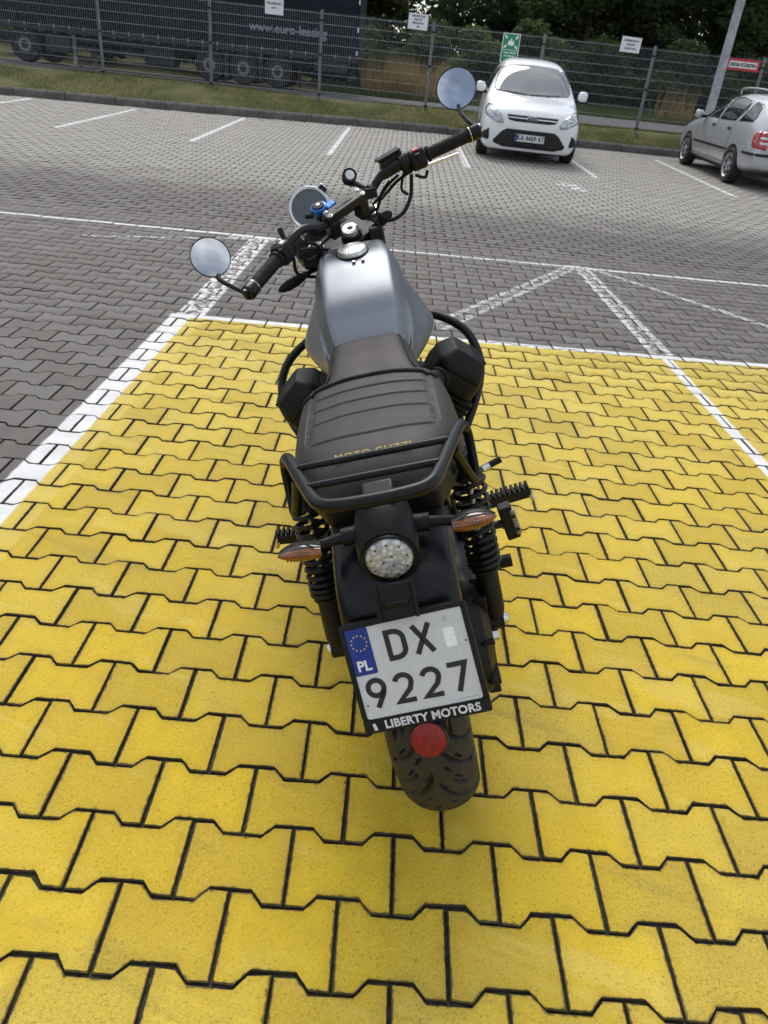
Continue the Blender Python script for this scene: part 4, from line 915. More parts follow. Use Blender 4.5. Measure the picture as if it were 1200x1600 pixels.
# ---- rear wheel
def tyre_mesh(c, rad, hw, ax_x, dense=None, crown=0.062):
    """rings around the wheel axis; ang 0 = straight back, positive = up"""
    x_, y_, z_ = ax_x
    if dense: A = list(np.arange(-112, 12, 0.26))+list(np.arange(12, 248, 3.0))
    else: A = list(np.arange(0, 360, 4.0))
    nphi = 150 if dense else 26; rows = []; per = 0.118
    for a in A:
        th = R(a); row = []; arc = -th*rad
        for j in range(nphi+1):
            ph = -1.72+3.44*j/nphi
            x = hw*math.sin(ph); r = rad-crown+crown*math.cos(ph)
            if abs(ph) > 1.45: r -= (abs(ph)-1.45)*0.13; x *= 1-(abs(ph)-1.45)*0.22
            if dense:
                s = abs(math.sin(ph)) if abs(ph) < 1.5 else 1.0; u = s; side = 1 if x > 0 else -1; g = 0.0
                if abs(ph) < 1.38:
                    for base, lo, hi, w in ((0.0, 0.06, 0.98, 0.0050), (0.5*per, 0.40, 0.97, 0.0038)):
                        t = (arc-0.105*(1-(1-u)**2.0)-base-(0.03 if side > 0 else 0.0)) % per
                        t = min(t, per-t)
                        slope = 0.105*2*(1-u)/hw*1.0
                        dd = t/math.sqrt(1+slope*slope)
                        if lo < u < hi: g = max(g, min(1, max(0, (w-dd)/0.0013)))
                    for ub, ab, L in ((0.30, 0.030, 0.008), (0.52, 0.062, 0.009), (0.60, 0.012, 0.008), (0.80, 0.045, 0.008), (0.16, 0.075, 0.007)):
                        t = (arc-ab-(0.03 if side > 0 else 0)) % per
                        if abs(t-per/2) < L and abs((u-ub)*hw-(t-per/2)*0.55) < 0.0026: g = max(g, 0.9)
                r -= 0.0105*g
            row.append(c+x_*x-y_*math.cos(th)*r+z_*math.sin(th)*r)
        rows.append(row)
    return MB().grid(rows, True, False)
I3 = (vec(1, 0, 0), vec(0, 1, 0), vec(0, 0, 1))
rim = MB().lathe([(0.205, -0.062), (0.222, -0.060), (0.222, -0.052), (0.198, -0.02), (0.198, 0.02), (0.222, 0.052), (0.222, 0.060), (0.205, 0.062)], RC, (1, 0, 0), 48, cap=False)
rim.lathe([(0.0, -0.07), (0.055, -0.07), (0.055, 0.07), (0.0, 0.07)], RC, (1, 0, 0), 24)
wheel = part('wheel', rim, M_SATIN)
part('tyre', tyre_mesh(RC, 0.318, 0.0755, I3, True), M_BTYRE, wheel, smooth=28)
for k in range(7):
    a = k*2*math.pi/7; d = vec(0, math.cos(a), math.sin(a)); e = vec(0, -d[2], d[1])
    part('spoke', MB().tube([RC+d*0.05+e*0.02, RC+d*0.205+e*0.035], [0.016, 0.011], 8).tube([RC+d*0.05-e*0.02, RC+d*0.205-e*0.035], [0.016, 0.011], 8), M_SATIN, wheel)
part('brake_disc', MB().lathe([(0.07, -0.092), (0.13, -0.092), (0.13, -0.087), (0.07, -0.087)], RC, (1, 0, 0), 40, cap=False), M_STEEL, wheel)

# ---- rear mudguard
def fender(c, r, hw, a0, a1, lip, n=40):
    rows = []
    for i in range(n+1):
        a = R(a0+(a1-a0)*i/n); row = []
        endk = min(1, i/4.0)
        for x, dr in ((-1.0, -0.062), (-1.0, -0.038), (-0.985, -0.024), (-0.93, -0.014), (-0.8, -0.0075), (-0.55, -0.0025), (-0.28, 0), (0, 0.0006), (0.28, 0), (0.55, -0.0025), (0.8, -0.0075), (0.93, -0.014), (0.985, -0.024), (1.0, -0.038), (1.0, -0.062)):
            rr = r-0.056*min(1, max(0, (60-math.degrees(a))/18))**1.5+dr; row.append(c+vec(x*hw, -math.cos(a)*rr, math.sin(a)*rr))
        rows.append(row)
    return MB().grid(rows)
mg = part('mudguard', fender(RC, 0.398, 0.101, 36, 128, 0), M_FEND, smooth=50)
so = mg.modifiers.new('solid', 'SOLIDIFY'); so.thickness = 0.004; so.offset = -1
# ---- number plate, set a little askew on its holder
PC, PXv, PYv = vec(0.0055, -0.2969, 0.55), vec(0.9927, -0.0642, 0.1032), vec(-0.066, 0.4259, 0.9025)
PXv /= np.linalg.norm(PXv); PYv -= PXv*(PXv @ PYv); PYv /= np.linalg.norm(PYv); PN = np.cross(PXv, PYv)
def pp(x, y, z=0.0): return PC+PXv*x+PYv*y+PN*z
def rrect(w, h, r, n=5, cx=0, cy=0):
    out = []
    for sx, sy, a in ((1, 1, 0), (-1, 1, 90), (-1, -1, 180), (1, -1, 270)):
        for k in range(n+1):
            t = R(a+90*k/n); out.append((cx+sx*(w/2-r)+r*math.cos(t), cy+sy*(h/2-r)+r*math.sin(t)))
    return out
lpt = part('licence_plate', MB().prism(rrect(0.19, 0.15, 0.006), pp(0, 0, -0.0015), PXv, PYv, PN*0.0015), M_PLATE)
hold = MB().prism(rrect(0.2065, 0.1835, 0.010, 5, 0, -0.0080), pp(0, 0, -0.008), PXv, PYv, PN*0.006)
hold_o = part('plate_holder', hold, M_BLK, lpt, bevel=0.001)
fr = MB()
for cx, cy, w, h in ((0, 0.0785, 0.205, 0.008), (-0.0985, 0, 0.0085, 0.15), (0.0985, 0, 0.0085, 0.15), (0, -0.0865, 0.2065, 0.0225)):
    fr.prism(rrect(w, h, 0.0035, 3, cx, cy), pp(0, 0, -0.0025), PXv, PYv, PN*0.0045)
part('plate_frame', fr, M_BLK, lpt, bevel=0.0008, kind='stuff')
part('country_band', MB().prism(rrect(0.0375, 0.0765, 0.003, 3, -0.0758, 0.0362), pp(0, 0, 0.0), PXv, PYv, PN*0.0004), M_BLUE, lpt)
for k in range(12):
    a = k*math.pi/6; st5 = []
    for q in range(10):
        rr = 0.0021 if q % 2 == 0 else 0.0009; b = math.pi/2+q*math.pi/5; st5.append((-0.0752+0.0125*math.cos(a)+rr*math.cos(b), 0.0505+0.0125*math.sin(a)+rr*math.sin(b)))
    part('star', MB().prism(st5, pp(0, 0, 0.0005), PXv, PYv, PN*0.0003), mat('star_yellow', (0.62, 0.50, 0.12), 0.5), lpt)
text('country_code', 'PL', 0.0235, M_WHITE, lpt, pp(-0.0765, 0.0125, 0.0006), PXv, PYv, 0.0002, 0.0007, 0.98)
def arcp(cx, cy, rx, ry, a0, a1, n=12): return [(cx+rx*math.cos(R(a0+(a1-a0)*i/n)), cy+ry*math.sin(R(a0+(a1-a0)*i/n))) for i in range(n+1)]
SW = 0.0082
def glyph(name, strokes, x, y, w, h):
    mb = MB()
    for pts, closed in strokes:
        ribbon(mb, [(x+px_*w, y+py_*h) for px_, py_ in pts], SW, 0.0006, pp(0, 0, 0.0002), PXv, PYv, closed)
    part(name, mb, M_INK, lpt)
gD = [([(0.1, 0.06), (0.1, 0.94), (0.45, 0.94)]+arcp(0.42, 0.66, 0.47, 0.28, 80, 0, 6)+arcp(0.42, 0.34, 0.47, 0.28, 0, -80, 6)+[(0.42, 0.06)], True)]
gX = [([(0.02, 0.02), (0.98, 0.98)], False), ([(0.02, 0.98), (0.98, 0.02)], False)]
g2 = [(arcp(0.5, 0.70, 0.42, 0.24, 165, -25, 10)+[(0.78, 0.44), (0.12, 0.07), (0.98, 0.07)], False)]
g9 = [(arcp(0.5, 0.68, 0.40, 0.26, 0, 360, 20)[:-1], True), ([(0.88, 0.62), (0.80, 0.45), (0.38, 0.02)], False)]
g7 = [([(0.0, 0.93), (0.88, 0.93), (0.34, 0.02)], False)]
glyph('letter', gD, -0.0335, 0.0130, 0.0325, 0.0480); glyph('letter', gX, 0.0120, 0.0130, 0.0275, 0.0480)
for gx, xx, ww in ((g9, -0.0835, 0.0320), (g2, -0.0385, 0.0310), (g2, 0.0060, 0.0310), (g7, 0.0505, 0.0320)): glyph('digit', gx, xx, -0.0590, ww, 0.0490)
stk = part('sticker', MB().prism(rrect(0.0175, 0.0310, 0.003, 3, 0.0672, 0.0305), pp(0, 0, 0.0001), PXv, PYv, PN*0.0004), M_HOLO, lpt)
text('seal', '♔', 0.016, mat('faint_seal', (0.48, 0.52, 0.52), 0.5), lpt, pp(0.0655, 0.0605, 0.0003), PXv, PYv, 0.0001)
text('dealer_lettering', 'LIBERTY MOTORS', 0.0185, M_MARK, lpt, pp(0.0090, -0.0872, 0.0024), PXv, PYv, 0.0003, 0.0006, 1.02, space=1.04)
part('dealer_mark', MB().prism([(-0.0885, -0.082), (-0.0835, -0.082), (-0.0815, -0.0935), (-0.0865, -0.0935)], pp(0, 0, 0.0021), PXv, PYv, PN*0.0005), M_MARK, lpt)
part('dealer_mark', MB().prism([(-0.0895, -0.0915), (-0.0875, -0.0915), (-0.0870, -0.0945), (-0.0890, -0.0945)], pp(0, 0, 0.0021), PXv, PYv, PN*0.0005), M_REDB, lpt)
part('fine_print', MB().prism([(0.055, -0.0690), (0.088, -0.0690), (0.088, -0.0697), (0.055, -0.0697)], pp(0, 0, 0.0001), PXv, PYv, PN*0.0002), M_GREYTXT, lpt)
for sx in (-0.088, 0.09): part('rivet', MB().lathe([(0, 0), (0.0016, 0), (0.0012, 0.0008), (0, 0.001)], pp(sx, -0.052 if sx < 0 else 0.02, 0), PN, 8), M_INK, lpt)
# bracket joining plate to mudguard, and reflector below
br = MB().box((0.0, -0.262, 0.652), (0.062, 0.012, 0.055), (vec(1, 0, 0), vec(0, 0.86, -0.5), vec(0, 0.5, 0.86)))
br.box((-0.029, -0.266, 0.655), (0.006, 0.020, 0.058), (vec(1, 0, 0), vec(0, 0.86, -0.5), vec(0, 0.5, 0.86))).box((0.029, -0.266, 0.655), (0.006, 0.020, 0.058), (vec(1, 0, 0), vec(0, 0.86, -0.5), vec(0, 0.5, 0.86)))
br.box(pp(0, -0.02, -0.020), (0.05, 0.02, 0.20), (vec(1, 0, 0), PN, PYv)).box((0, -0.262, 0.650), (0.040, 0.022, 0.012))
part('plate_bracket', br, M_MATTE, bevel=0.002, kind='stuff')
rf = part('reflector', MB().lathe([(0.0, 0), (0.0305, 0), (0.0315, 0.004), (0.030, 0.010), (0.0, 0.010)], pp(-0.0081, -0.127, -0.014), PN, 36), M_BLK, smooth=30)
part('reflector_lens', MB().lathe([(0.0285, 0.0), (0.0285, 0.0025), (0.020, 0.0036), (0.0, 0.004)], pp(-0.0081, -0.127, -0.004), PN, 36), M_REFL, rf)
part('reflector_arm', MB().box(pp(-0.008, -0.105, -0.018), (0.028, 0.05, 0.008), (PXv, PYv, PN)), M_BLK, rf)

# ---- tail light with its two turn signals
def ring(c, rx, rz, n=28, ny=0.0): return [(c[0]+rx*math.cos(2*math.pi*k/n), c[1]+ny*math.sin(2*math.pi*k/n), c[2]+rz*math.sin(2*math.pi*k/n)) for k in range(n)]
tl0 = part('tail_light', MB().loft(catmull([np.array(ring((0, y, z), rx, rz)) for y, z, rx, rz in ((-0.085, 0.752, 0.020, 0.014), (-0.105, 0.745, 0.036, 0.030), (-0.135, 0.730, 0.046, 0.043), (-0.170, 0.713, 0.0505, 0.050), (-0.198, 0.700, 0.0495, 0.0495), (-0.209, 0.696, 0.046, 0.046))], 4)), M_MATTE, smooth=45)
part('bezel', MB().lathe([(0.0385, 0.0), (0.0435, 0.0), (0.043, 0.007), (0.0395, 0.008)], (0, -0.207, 0.696), (0, -1, 0), 40, cap=False), M_SATIN, tl0)
part('lens', MB().lathe([(0.0395, 0.0), (0.0375, 0.008), (0.030, 0.0125), (0.018, 0.0150), (0.0, 0.0158)], (0, -0.205, 0.696), (0, -1, 0), 40), M_CLEAR, tl0, smooth=60)
for k, (a, rr) in enumerate([(i*360/9+10, 0.029) for i in range(9)]+[(60, 0.010), (180, 0.010), (300, 0.010)]):
    cx, cz = rr*math.cos(R(a)), rr*math.sin(R(a)); hh = 0.0125 if rr > 0.02 else 0.0156
    part('led', MB().box((cx, -0.205-hh, 0.696+cz), (0.0034, 0.0016, 0.0034)), M_LED, tl0)
part('lamp_mount', MB().box((0, -0.135, 0.772), (0.055, 0.05, 0.012), (vec(1, 0, 0), vec(0, 0.94, 0.34), vec(0, -0.34, 0.94))), M_SATIN, tl0, bevel=0.006, seg=3)
for s in (-1, 1):
    ts = part('turn_signal', MB().tube([(s*0.040, -0.150, 0.713), (s*0.072, -0.153, 0.713)], 0.0155, 12).tube([(s*0.068, -0.153, 0.713), (s*0.090, -0.157, 0.713), (s*0.114, -0.166, 0.714)], [0.0105, 0.009, 0.0095], 10), M_BLK, smooth=50)
    # boat-shaped housing with amber lens facing back
    def boat(k0, k1, dy, n=16):
        secs = []
        for i in range(11):
            t = i/10; x = s*(0.106+0.072*t); w = (math.sin(math.pi*min(1, 0.16+t*0.86))**0.65)
            secs.append([(x, -0.172+dy+k1*w*math.sin(a)*0.5, 0.7115+0.004*t+k0*w*math.cos(a)) for a in [2*math.pi*q/n for q in range(n)]])
        return MB().loft(secs)
    part('signal_housing', boat(0.0150, 0.034, 0.004), M_BLK, ts, smooth=50)
    part('signal_rim', boat(0.0142, 0.026, -0.0040), M_LENSRIM, ts, smooth=50)
    part('signal_lens', boat(0.0118, 0.022, -0.0085), M_AMBER, ts, smooth=50)
    for k in range(9):
        x = s*(0.120+k*0.0052); part('lens_rib', MB().box((x, -0.1885+abs(k-4)*0.0004, 0.7135), (0.0016, 0.003, 0.016-0.0006*abs(k-3))), M_AMBER, ts)

# ---- luggage rack
RK = catmull([(-0.160, 0.012, 0.786), (-0.150, -0.006, 0.798), (-0.122, -0.095, 0.803), (-0.100, -0.165, 0.806), (-0.085, -0.196, 0.807), (-0.060, -0.210, 0.807), (0, -0.214, 0.807), (0.060, -0.210, 0.807), (0.085, -0.196, 0.807), (0.100, -0.165, 0.806), (0.122, -0.095, 0.803), (0.150, -0.006, 0.798), (0.160, 0.012, 0.786)], 8)
rack = part('luggage_rack', MB().tube(RK, 0.0112, 14), M_SATIN, smooth=60)
for y, x, z in ((-0.072, 0.126, 0.811), (-0.146, 0.104, 0.813)): part('cross_bar', MB().tube([(-x, y, z), (x, y, z)], 0.0062, 10), M_SATIN, rack, smooth=60)
for s in (-1, 1):
    part('rack_stay', MB().tube(catmull([(s*0.158, 0.008, 0.789), (s*0.166, 0.022, 0.770), (s*0.168, 0.012, 0.720), (s*0.166, -0.010, 0.692), (s*0.155, -0.030, 0.715), (s*0.132, -0.075, 0.790)], 6), 0.0092, 10, flat=0.7), M_SATIN, rack, smooth=60)

# ---- seat
def half_loft(st, k=8, kk=5):
    """st: (y, [(x,z)...] from top centre outwards and down); catmull both ways"""
    S = catmull([np.array([(x, y, z) for x, z in pts]) for y, pts in st], k)
    secs = []
    for row in S:
        full = [(-p[0], p[1], p[2]) for p in row[:0:-1]]+[tuple(p) for p in row]
        secs.append(catmull(full, kk))
    return secs
rider = [(0.600, [(0, 0.792), (0.042, 0.791), (0.074, 0.784), (0.098, 0.745), (0.106, 0.69)]),
         (0.560, [(0, 0.800), (0.047, 0.799), (0.080, 0.791), (0.104, 0.748), (0.114, 0.68)]),
         (0.500, [(0, 0.787), (0.050, 0.786), (0.085, 0.778), (0.110, 0.737), (0.120, 0.66)]),
         (0.430, [(0, 0.775), (0.056, 0.775), (0.094, 0.767), (0.122, 0.728), (0.134, 0.65)]),
         (0.360, [(0, 0.766), (0.068, 0.766), (0.114, 0.759), (0.142, 0.730), (0.150, 0.65)]),
         (0.300, [(0, 0.766), (0.074, 0.766), (0.124, 0.759), (0.148, 0.732), (0.154, 0.65)]),
         (0.250, [(0, 0.770), (0.074, 0.770), (0.124, 0.765), (0.148, 0.73), (0.154, 0.65)])]
mb = MB().grid(half_loft(rider))
seat = part('seat', mb, M_LEATHER, smooth=60)
pil = [(0.332, [(0, 0.772), (0.060, 0.770), (0.112, 0.760), (0.138, 0.742), (0.146, 0.70)]),
       (0.320, [(0, 0.801), (0.064, 0.798), (0.120, 0.785), (0.146, 0.752), (0.153, 0.68)]),
       (0.300, [(0, 0.809), (0.068, 0.806), (0.126, 0.791), (0.152, 0.750), (0.158, 0.67)]),
       (0.240, [(0, 0.805), (0.072, 0.802), (0.132, 0.788), (0.158, 0.746), (0.164, 0.67)]),
       (0.150, [(0, 0.806), (0.074, 0.803), (0.134, 0.789), (0.160, 0.745), (0.167, 0.675)]),
       (0.060, [(0, 0.808), (0.070, 0.805), (0.126, 0.791), (0.154, 0.755), (0.160, 0.705)]),
       (-0.010, [(0, 0.806), (0.062, 0.803), (0.112, 0.790), (0.140, 0.764), (0.146, 0.730)]),
       (-0.060, [(0, 0.790), (0.054, 0.788), (0.096, 0.779), (0.120, 0.762), (0.126, 0.742)]),
       (-0.092, [(0, 0.766), (0.044, 0.765), (0.078, 0.760), (0.100, 0.752), (0.106, 0.744)]),
       (-0.100, [(0, 0.738), (0.04, 0.738), (0.073, 0.737), (0.095, 0.736), (0.102, 0.735)])]
G = half_loft(pil, 40, 9)
QF, QR = 0.288, 0.008
def quilt_in(x, y):      # rounded patch: 1 inside
    w = 0.118-0.030*max(0, (0.10-y)/0.10)**2 if y < 0.10 else 0.118
    return abs(x) < w and QR < y-0.30*x*x and y < QF
for row in G:
    for i, p in enumerate(row):
        x, y, z = p
        yy = y+0.55*x*x
        if z > 0.765:
            g_ = 0.0
            if abs(x) < 0.118:
                for q in (0.245, 0.185, 0.120): g_ = max(g_, math.exp(-((yy-q)/0.0032)**2))
                puff = 0.0016*abs(math.sin((yy-0.06)*math.pi/0.062)) if 0.05 < yy < 0.30 else 0
            else: puff = 0
            e = abs(abs(x)-0.118) if 0.05 < y < 0.29 else 1
            g_ = max(g_, 0.8*math.exp(-(e/0.003)**2))
            er = abs(y-(0.022+0.9*x*x)) if abs(x) < 0.115 else 1
            g_ = max(g_, 0.9*math.exp(-(er/0.0035)**2))
            row[i] = np.array((x, y, z-0.0050*g_+puff))
pill = part('pillion_pad', MB().grid(G), M_LEATHER, seat, smooth=60)
GB = BVHTree.FromPolygons([tuple(map(float, p)) for row in G for p in row], [(i*len(G[0])+j, (i+1)*len(G[0])+j, (i+1)*len(G[0])+j+1, i*len(G[0])+j+1) for i in range(len(G)-1) for j in range(len(G[0])-1)])
def on_seat(x, y, off=0.0):
    h = GB.ray_cast(Vector((x, y, 1.2)), Vector((0, 0, -1))); return vec(*(h[0]+Vector((0, 0, off)))) if h[0] is not None else vec(x, y, 0.78)
# piping round the front edge of the pad
pip = [on_seat(x, 0.290-1.0*abs(x)**2.1, 0.0008) for x in np.linspace(-0.140, 0.140, 41)]
for s in (-1, 1): part('edge_piping', MB().tube([(s*x, y, z) for x, y, z in catmull([(0.150, 0.318, 0.700), (0.162, 0.24, 0.690), (0.166, 0.15, 0.692), (0.162, 0.06, 0.712), (0.148, -0.01, 0.734), (0.126, -0.06, 0.744)], 6)], 0.006, 8), M_RUB, seat, smooth=60)
part('piping', MB().tube(pip, 0.0055, 8), M_RUB, seat, smooth=60)
# double stitch line round the quilt
loop = [(-0.1255, y) for y in np.linspace(0.24, 0.06, 16)]+[(-0.1255+0.018*(1-math.cos(t)), 0.06-0.026*math.sin(t)) for t in np.linspace(0.1, 1.57, 7)]+[(x, 0.0135+0.9*x*x+0.008) for x in np.linspace(-0.10, 0.10, 26)]+[(0.1255-0.018*(1-math.cos(t)), 0.06-0.026*math.sin(t)) for t in np.linspace(1.57, 0.1, 7)]+[(0.1255, y) for y in np.linspace(0.06, 0.24, 16)]
st_mb = MB()
for k, (a, b) in enumerate(zip(loop, loop[1:])):
    pa, pb = on_seat(*a, 0.0003), on_seat(*b, 0.0003)
    for q in (0.05, 0.55): st_mb.tube([pa+(pb-pa)*q, pa+(pb-pa)*(q+0.33)], 0.00075, 4)
part('stitching', st_mb, M_STITCH, seat, kind='stuff')
for s in (-1, 1):
    part('seat_seam', MB().tube([vec(s*x, y, z+0.001) for x, y, z in catmull([(0.076, 0.585, 0.785), (0.081, 0.56, 0.790), (0.087, 0.50, 0.7765), (0.097, 0.43, 0.766), (0.118, 0.36, 0.7635), (0.127, 0.325, 0.765)], 5)], 0.0022, 6), M_RUB, seat, smooth=60)
p0, p1 = on_seat(0.0, -0.028), on_seat(0.0, -0.053); dv = p0-p1; dv /= np.linalg.norm(dv)
text('seat_lettering', 'MOTO GUZZI', 0.0165, M_GOLDTXT, seat, tuple((p0+p1)/2+vec(0, -0.002, 0.0035)), (1, 0, 0), tuple(dv), 0.0004, 0.0003, 1.2, space=1.1)
part('seat_pan', MB().loft([[(x*w, y, z) for x, z in ((-1, zt), (1, zt), (1, zt-0.05), (-1, zt-0.05))] for y, w, zt in ((0.60, 0.09, 0.71), (0.35, 0.14, 0.68), (0.1, 0.150, 0.70), (-0.02, 0.125, 0.735), (-0.085, 0.098, 0.742))]), M_MATTE, seat, bevel=0.008)

# ---- fuel tank
def tsec(y, zt, wt, w, zm, wb, zl, zb): return (y, [(0, zt), (wt*0.60, zt-0.001), (wt*0.93, zt-0.0035), (wt*1.035, zt-0.0145), (wt*0.45+w*0.56, zt-0.055), (w, zm), (wb, zl), (wb*0.97, (zl+zb)/2), (wb*0.80, zb)])
tank_st = [tsec(0.548, 0.770, 0.066, 0.090, 0.735, 0.094, 0.715, 0.690), tsec(0.570, 0.803, 0.078, 0.104, 0.755, 0.106, 0.725, 0.690), tsec(0.610, 0.842, 0.086, 0.114, 0.780, 0.120, 0.735, 0.690),
           tsec(0.648, 0.878, 0.089, 0.120, 0.800, 0.136, 0.745, 0.688), tsec(0.720, 0.914, 0.091, 0.126, 0.820, 0.160, 0.750, 0.684), tsec(0.790, 0.941, 0.092, 0.128, 0.835, 0.174, 0.752, 0.684),
           tsec(0.850, 0.953, 0.088, 0.126, 0.845, 0.172, 0.752, 0.69), tsec(0.905, 0.953, 0.078, 0.116, 0.85, 0.150, 0.765, 0.70), tsec(0.945, 0.940, 0.060, 0.095, 0.85, 0.115, 0.78, 0.71), tsec(0.962, 0.915, 0.040, 0.070, 0.85, 0.080, 0.79, 0.72)]
TG = half_loft(tank_st, 8, 6)
mbt = MB().grid(TG); nt = len(TG[0]); mbt.f.append(tuple(range(nt))); mbt.f.append(tuple((len(TG)-1)*nt+k for k in range(nt)))
tank = part('fuel_tank', mbt, M_TANK, smooth=50)
cap_c = vec(0, 0.822, 0.9475); cap_n = vec(0, -0.16, 0.987)
cap_ = part('fuel_cap', MB().lathe([(0.040, -0.004), (0.040, 0.004), (0.036, 0.012), (0.024, 0.0165), (0.0, 0.0175)], cap_c, cap_n, 40), mat('brushed_cap', (0.62, 0.62, 0.60), 0.38, 0.85, var=0.15, vscale=80), tank, smooth=40)
for k in range(24):
    a = 2*math.pi*k/24; u_, v_, w_ = basis(cap_n); d = u_*math.cos(a)+v_*math.sin(a)
    part('cap_ridge', MB().tube([cap_c+d*0.026+cap_n*0.0158, cap_c+d*0.0355+cap_n*0.0125], 0.0012, 5), M_STEEL, cap_)
part('cap_seat', MB().lathe([(0.044, -0.006), (0.044, 0.001), (0.040, 0.002)], cap_c, cap_n, 40, cap=False), M_RUB, tank)
for s in (-1, 1): part('cap_bolt', MB().lathe([(0.005, 0), (0.005, 0.003), (0, 0.004)], cap_c+vec(0.012+s*0.012, -0.055, -0.012), cap_n, 10), M_STEEL, tank)

# ---- frame, engine, cylinders
part('frame', MB().tube(catmull([(-0.075, 0.95, 0.80), (-0.085, 0.75, 0.68), (-0.09, 0.45, 0.655), (-0.095, 0.1, 0.665), (-0.08, -0.08, 0.70)], 5), 0.016, 10), M_SATIN, smooth=60)
part('frame', MB().tube(catmull([(0.075, 0.95, 0.80), (0.085, 0.75, 0.68), (0.09, 0.45, 0.655), (0.095, 0.1, 0.665), (0.08, -0.08, 0.70)], 5), 0.016, 10), M_SATIN, smooth=60)
part('frame_cradle', MB().tube(catmull([(0, 1.0, 0.80), (0, 1.06, 0.55), (0, 0.98, 0.28), (0, 0.6, 0.22)], 5), 0.018, 10), M_SATIN, smooth=60)
for s in (-1, 1): part('frame_downtube', MB().tube(catmull([(s*0.095, 0.42, 0.655), (s*0.11, 0.40, 0.5), (s*0.10, 0.42, 0.36), (s*0.08, 0.6, 0.22)], 5), 0.015, 10), M_SATIN, smooth=60)
part('engine_case', MB().loft([[(x*w, y, z) for x, z in ((-0.9, 0.2), (0.9, 0.2), (1, 0.3), (0.8, 0.52), (-0.8, 0.52), (-1, 0.3))] for y, w in ((0.42, 0.09), (0.5, 0.13), (0.78, 0.15), (0.95, 0.13), (1.02, 0.09))]), M_MATTE, bevel=0.015)
part('gearbox', MB().box((0, 0.36, 0.40), (0.17, 0.22, 0.22)), M_MATTE, bevel=0.03)
for s in (-1, 1):
    ax = vec(s*0.66, 0.0, 0.75); o0 = vec(s*0.085, 0.84, 0.425); ua, ub = vec(0, 1, 0), np.cross(ax/np.linalg.norm(ax), vec(0, 1, 0)); ax = ax/np.linalg.norm(ax); ub /= np.linalg.norm(ub)
    cy_ = part('cylinder', MB().lathe([(0.052, 0.0), (0.052, 0.16)], o0, ax, 24), M_MATTE)
    for k in range(9):
        part('cooling_fin', MB().prism(rrect(0.196-0.003*abs(k-4), 0.168, 0.03), o0+ax*(0.02+k*0.0155), ua, ub*s, ax*0.005), M_MATTE, cy_)
    hd = part('cylinder_head', MB().loft([[o0+ax*h+ua*p[0]*k+ub*p[1]*k for p in rrect(0.175, 0.145, 0.035)] for h, k in ((0.158, 1.0), (0.185, 1.03), (0.205, 1.0))]), M_MATTE, cy_, smooth=40)
    cvr = part('head_cover', MB().loft([[o0+ax*h+ua*(p[0]*k+dy)+ub*p[1]*k for p in rrect(0.172, 0.142, 0.034, 5)] for h, k, dy in ((0.205, 1.0, 0), (0.220, 1.0, 0), (0.229, 0.955, 0), (0.262, 0.72, -0.008), (0.267, 0.66, -0.008))]), M_MATTE, cy_, smooth=28, bevel=0.003)
    for k in range(5):
        part('cover_rib', MB().box(o0+ax*0.254+ua*(-0.050+0.0235*k)-ub*s*0.030, (0.007, 0.045, 0.030), (ua, ub, ax)), M_SATIN, cy_, bevel=0.002)
    part('throttle_body', MB().tube([(s*0.075, 0.60, 0.60), (s*0.135, 0.70, 0.60), (s*0.165, 0.765, 0.585)], [0.030, 0.032, 0.027], 14), M_MATTE, smooth=50)
    part('intake_rubber', MB().tube([(s*0.155, 0.745, 0.588), (s*0.178, 0.785, 0.578)], 0.034, 14), M_RUB, smooth=50)
    part('crash_bar', MB().tube(catmull([(s*0.10, 1.03, 0.70), (s*0.19, 1.02, 0.685), (s*0.268, 0.97, 0.640), (s*0.295, 0.91, 0.58), (s*0.285, 0.86, 0.52), (s*0.240, 0.79, 0.45), (s*0.15, 0.70, 0.34)], 7), 0.0125, 12), M_SATIN, smooth=60)
    part('side_cover', MB().loft([[(s*(w+0.012*math.sin(math.pi*t)), y0+(y1-y0)*t, z) for t in np.linspace(0, 1, 9)]+[(s*(w-0.02), y0+(y1-y0)*t, z) for t in np.linspace(1, 0, 9)] for z, w, y0, y1 in ((0.48, 0.100, 0.30, 0.46), (0.55, 0.118, 0.20, 0.50), (0.62, 0.128, 0.16, 0.50), (0.665, 0.126, 0.18, 0.48))]), M_SATIN, smooth=50)
    # swing arm, pegs
    part('swingarm', MB().tube(catmull([(s*0.085, 0.42, 0.36), (s*0.115, 0.25, 0.345), (s*0.118, 0.0, 0.318), (s*0.118, -0.03, 0.318)], 4), 0.026, 12), M_MATTE, smooth=60)
    fp = part('footpeg', MB().tube([(s*0.15, 0.47, 0.335), (s*0.225, 0.47, 0.345)], 0.012, 10).box((s*0.275, 0.468, 0.349), (0.115, 0.032, 0.026), (vec(0.99, 0, s*0.12), vec(0, 1, 0), vec(-s*0.12, 0, 0.99))), M_BLK, bevel=0.003)
    for k in range(9): part('peg_rib', MB().box((s*(0.225+k*0.0125), 0.468, 0.3600+0.0015*k), (0.0080, 0.034, 0.011)), M_RUB, fp, bevel=0.002)
    part('peg_tip', MB().tube([(s*0.33, 0.455, 0.352), (s*0.338, 0.455, 0.335)], 0.006, 8), M_STEEL, fp)
    part('peg_plate', MB().box((s*0.135, 0.35, 0.37), (0.012, 0.22, 0.10), (vec(1, 0, 0), vec(0, 0.95, -0.3), vec(0, 0.3, 0.95))), M_MATTE, bevel=0.004)

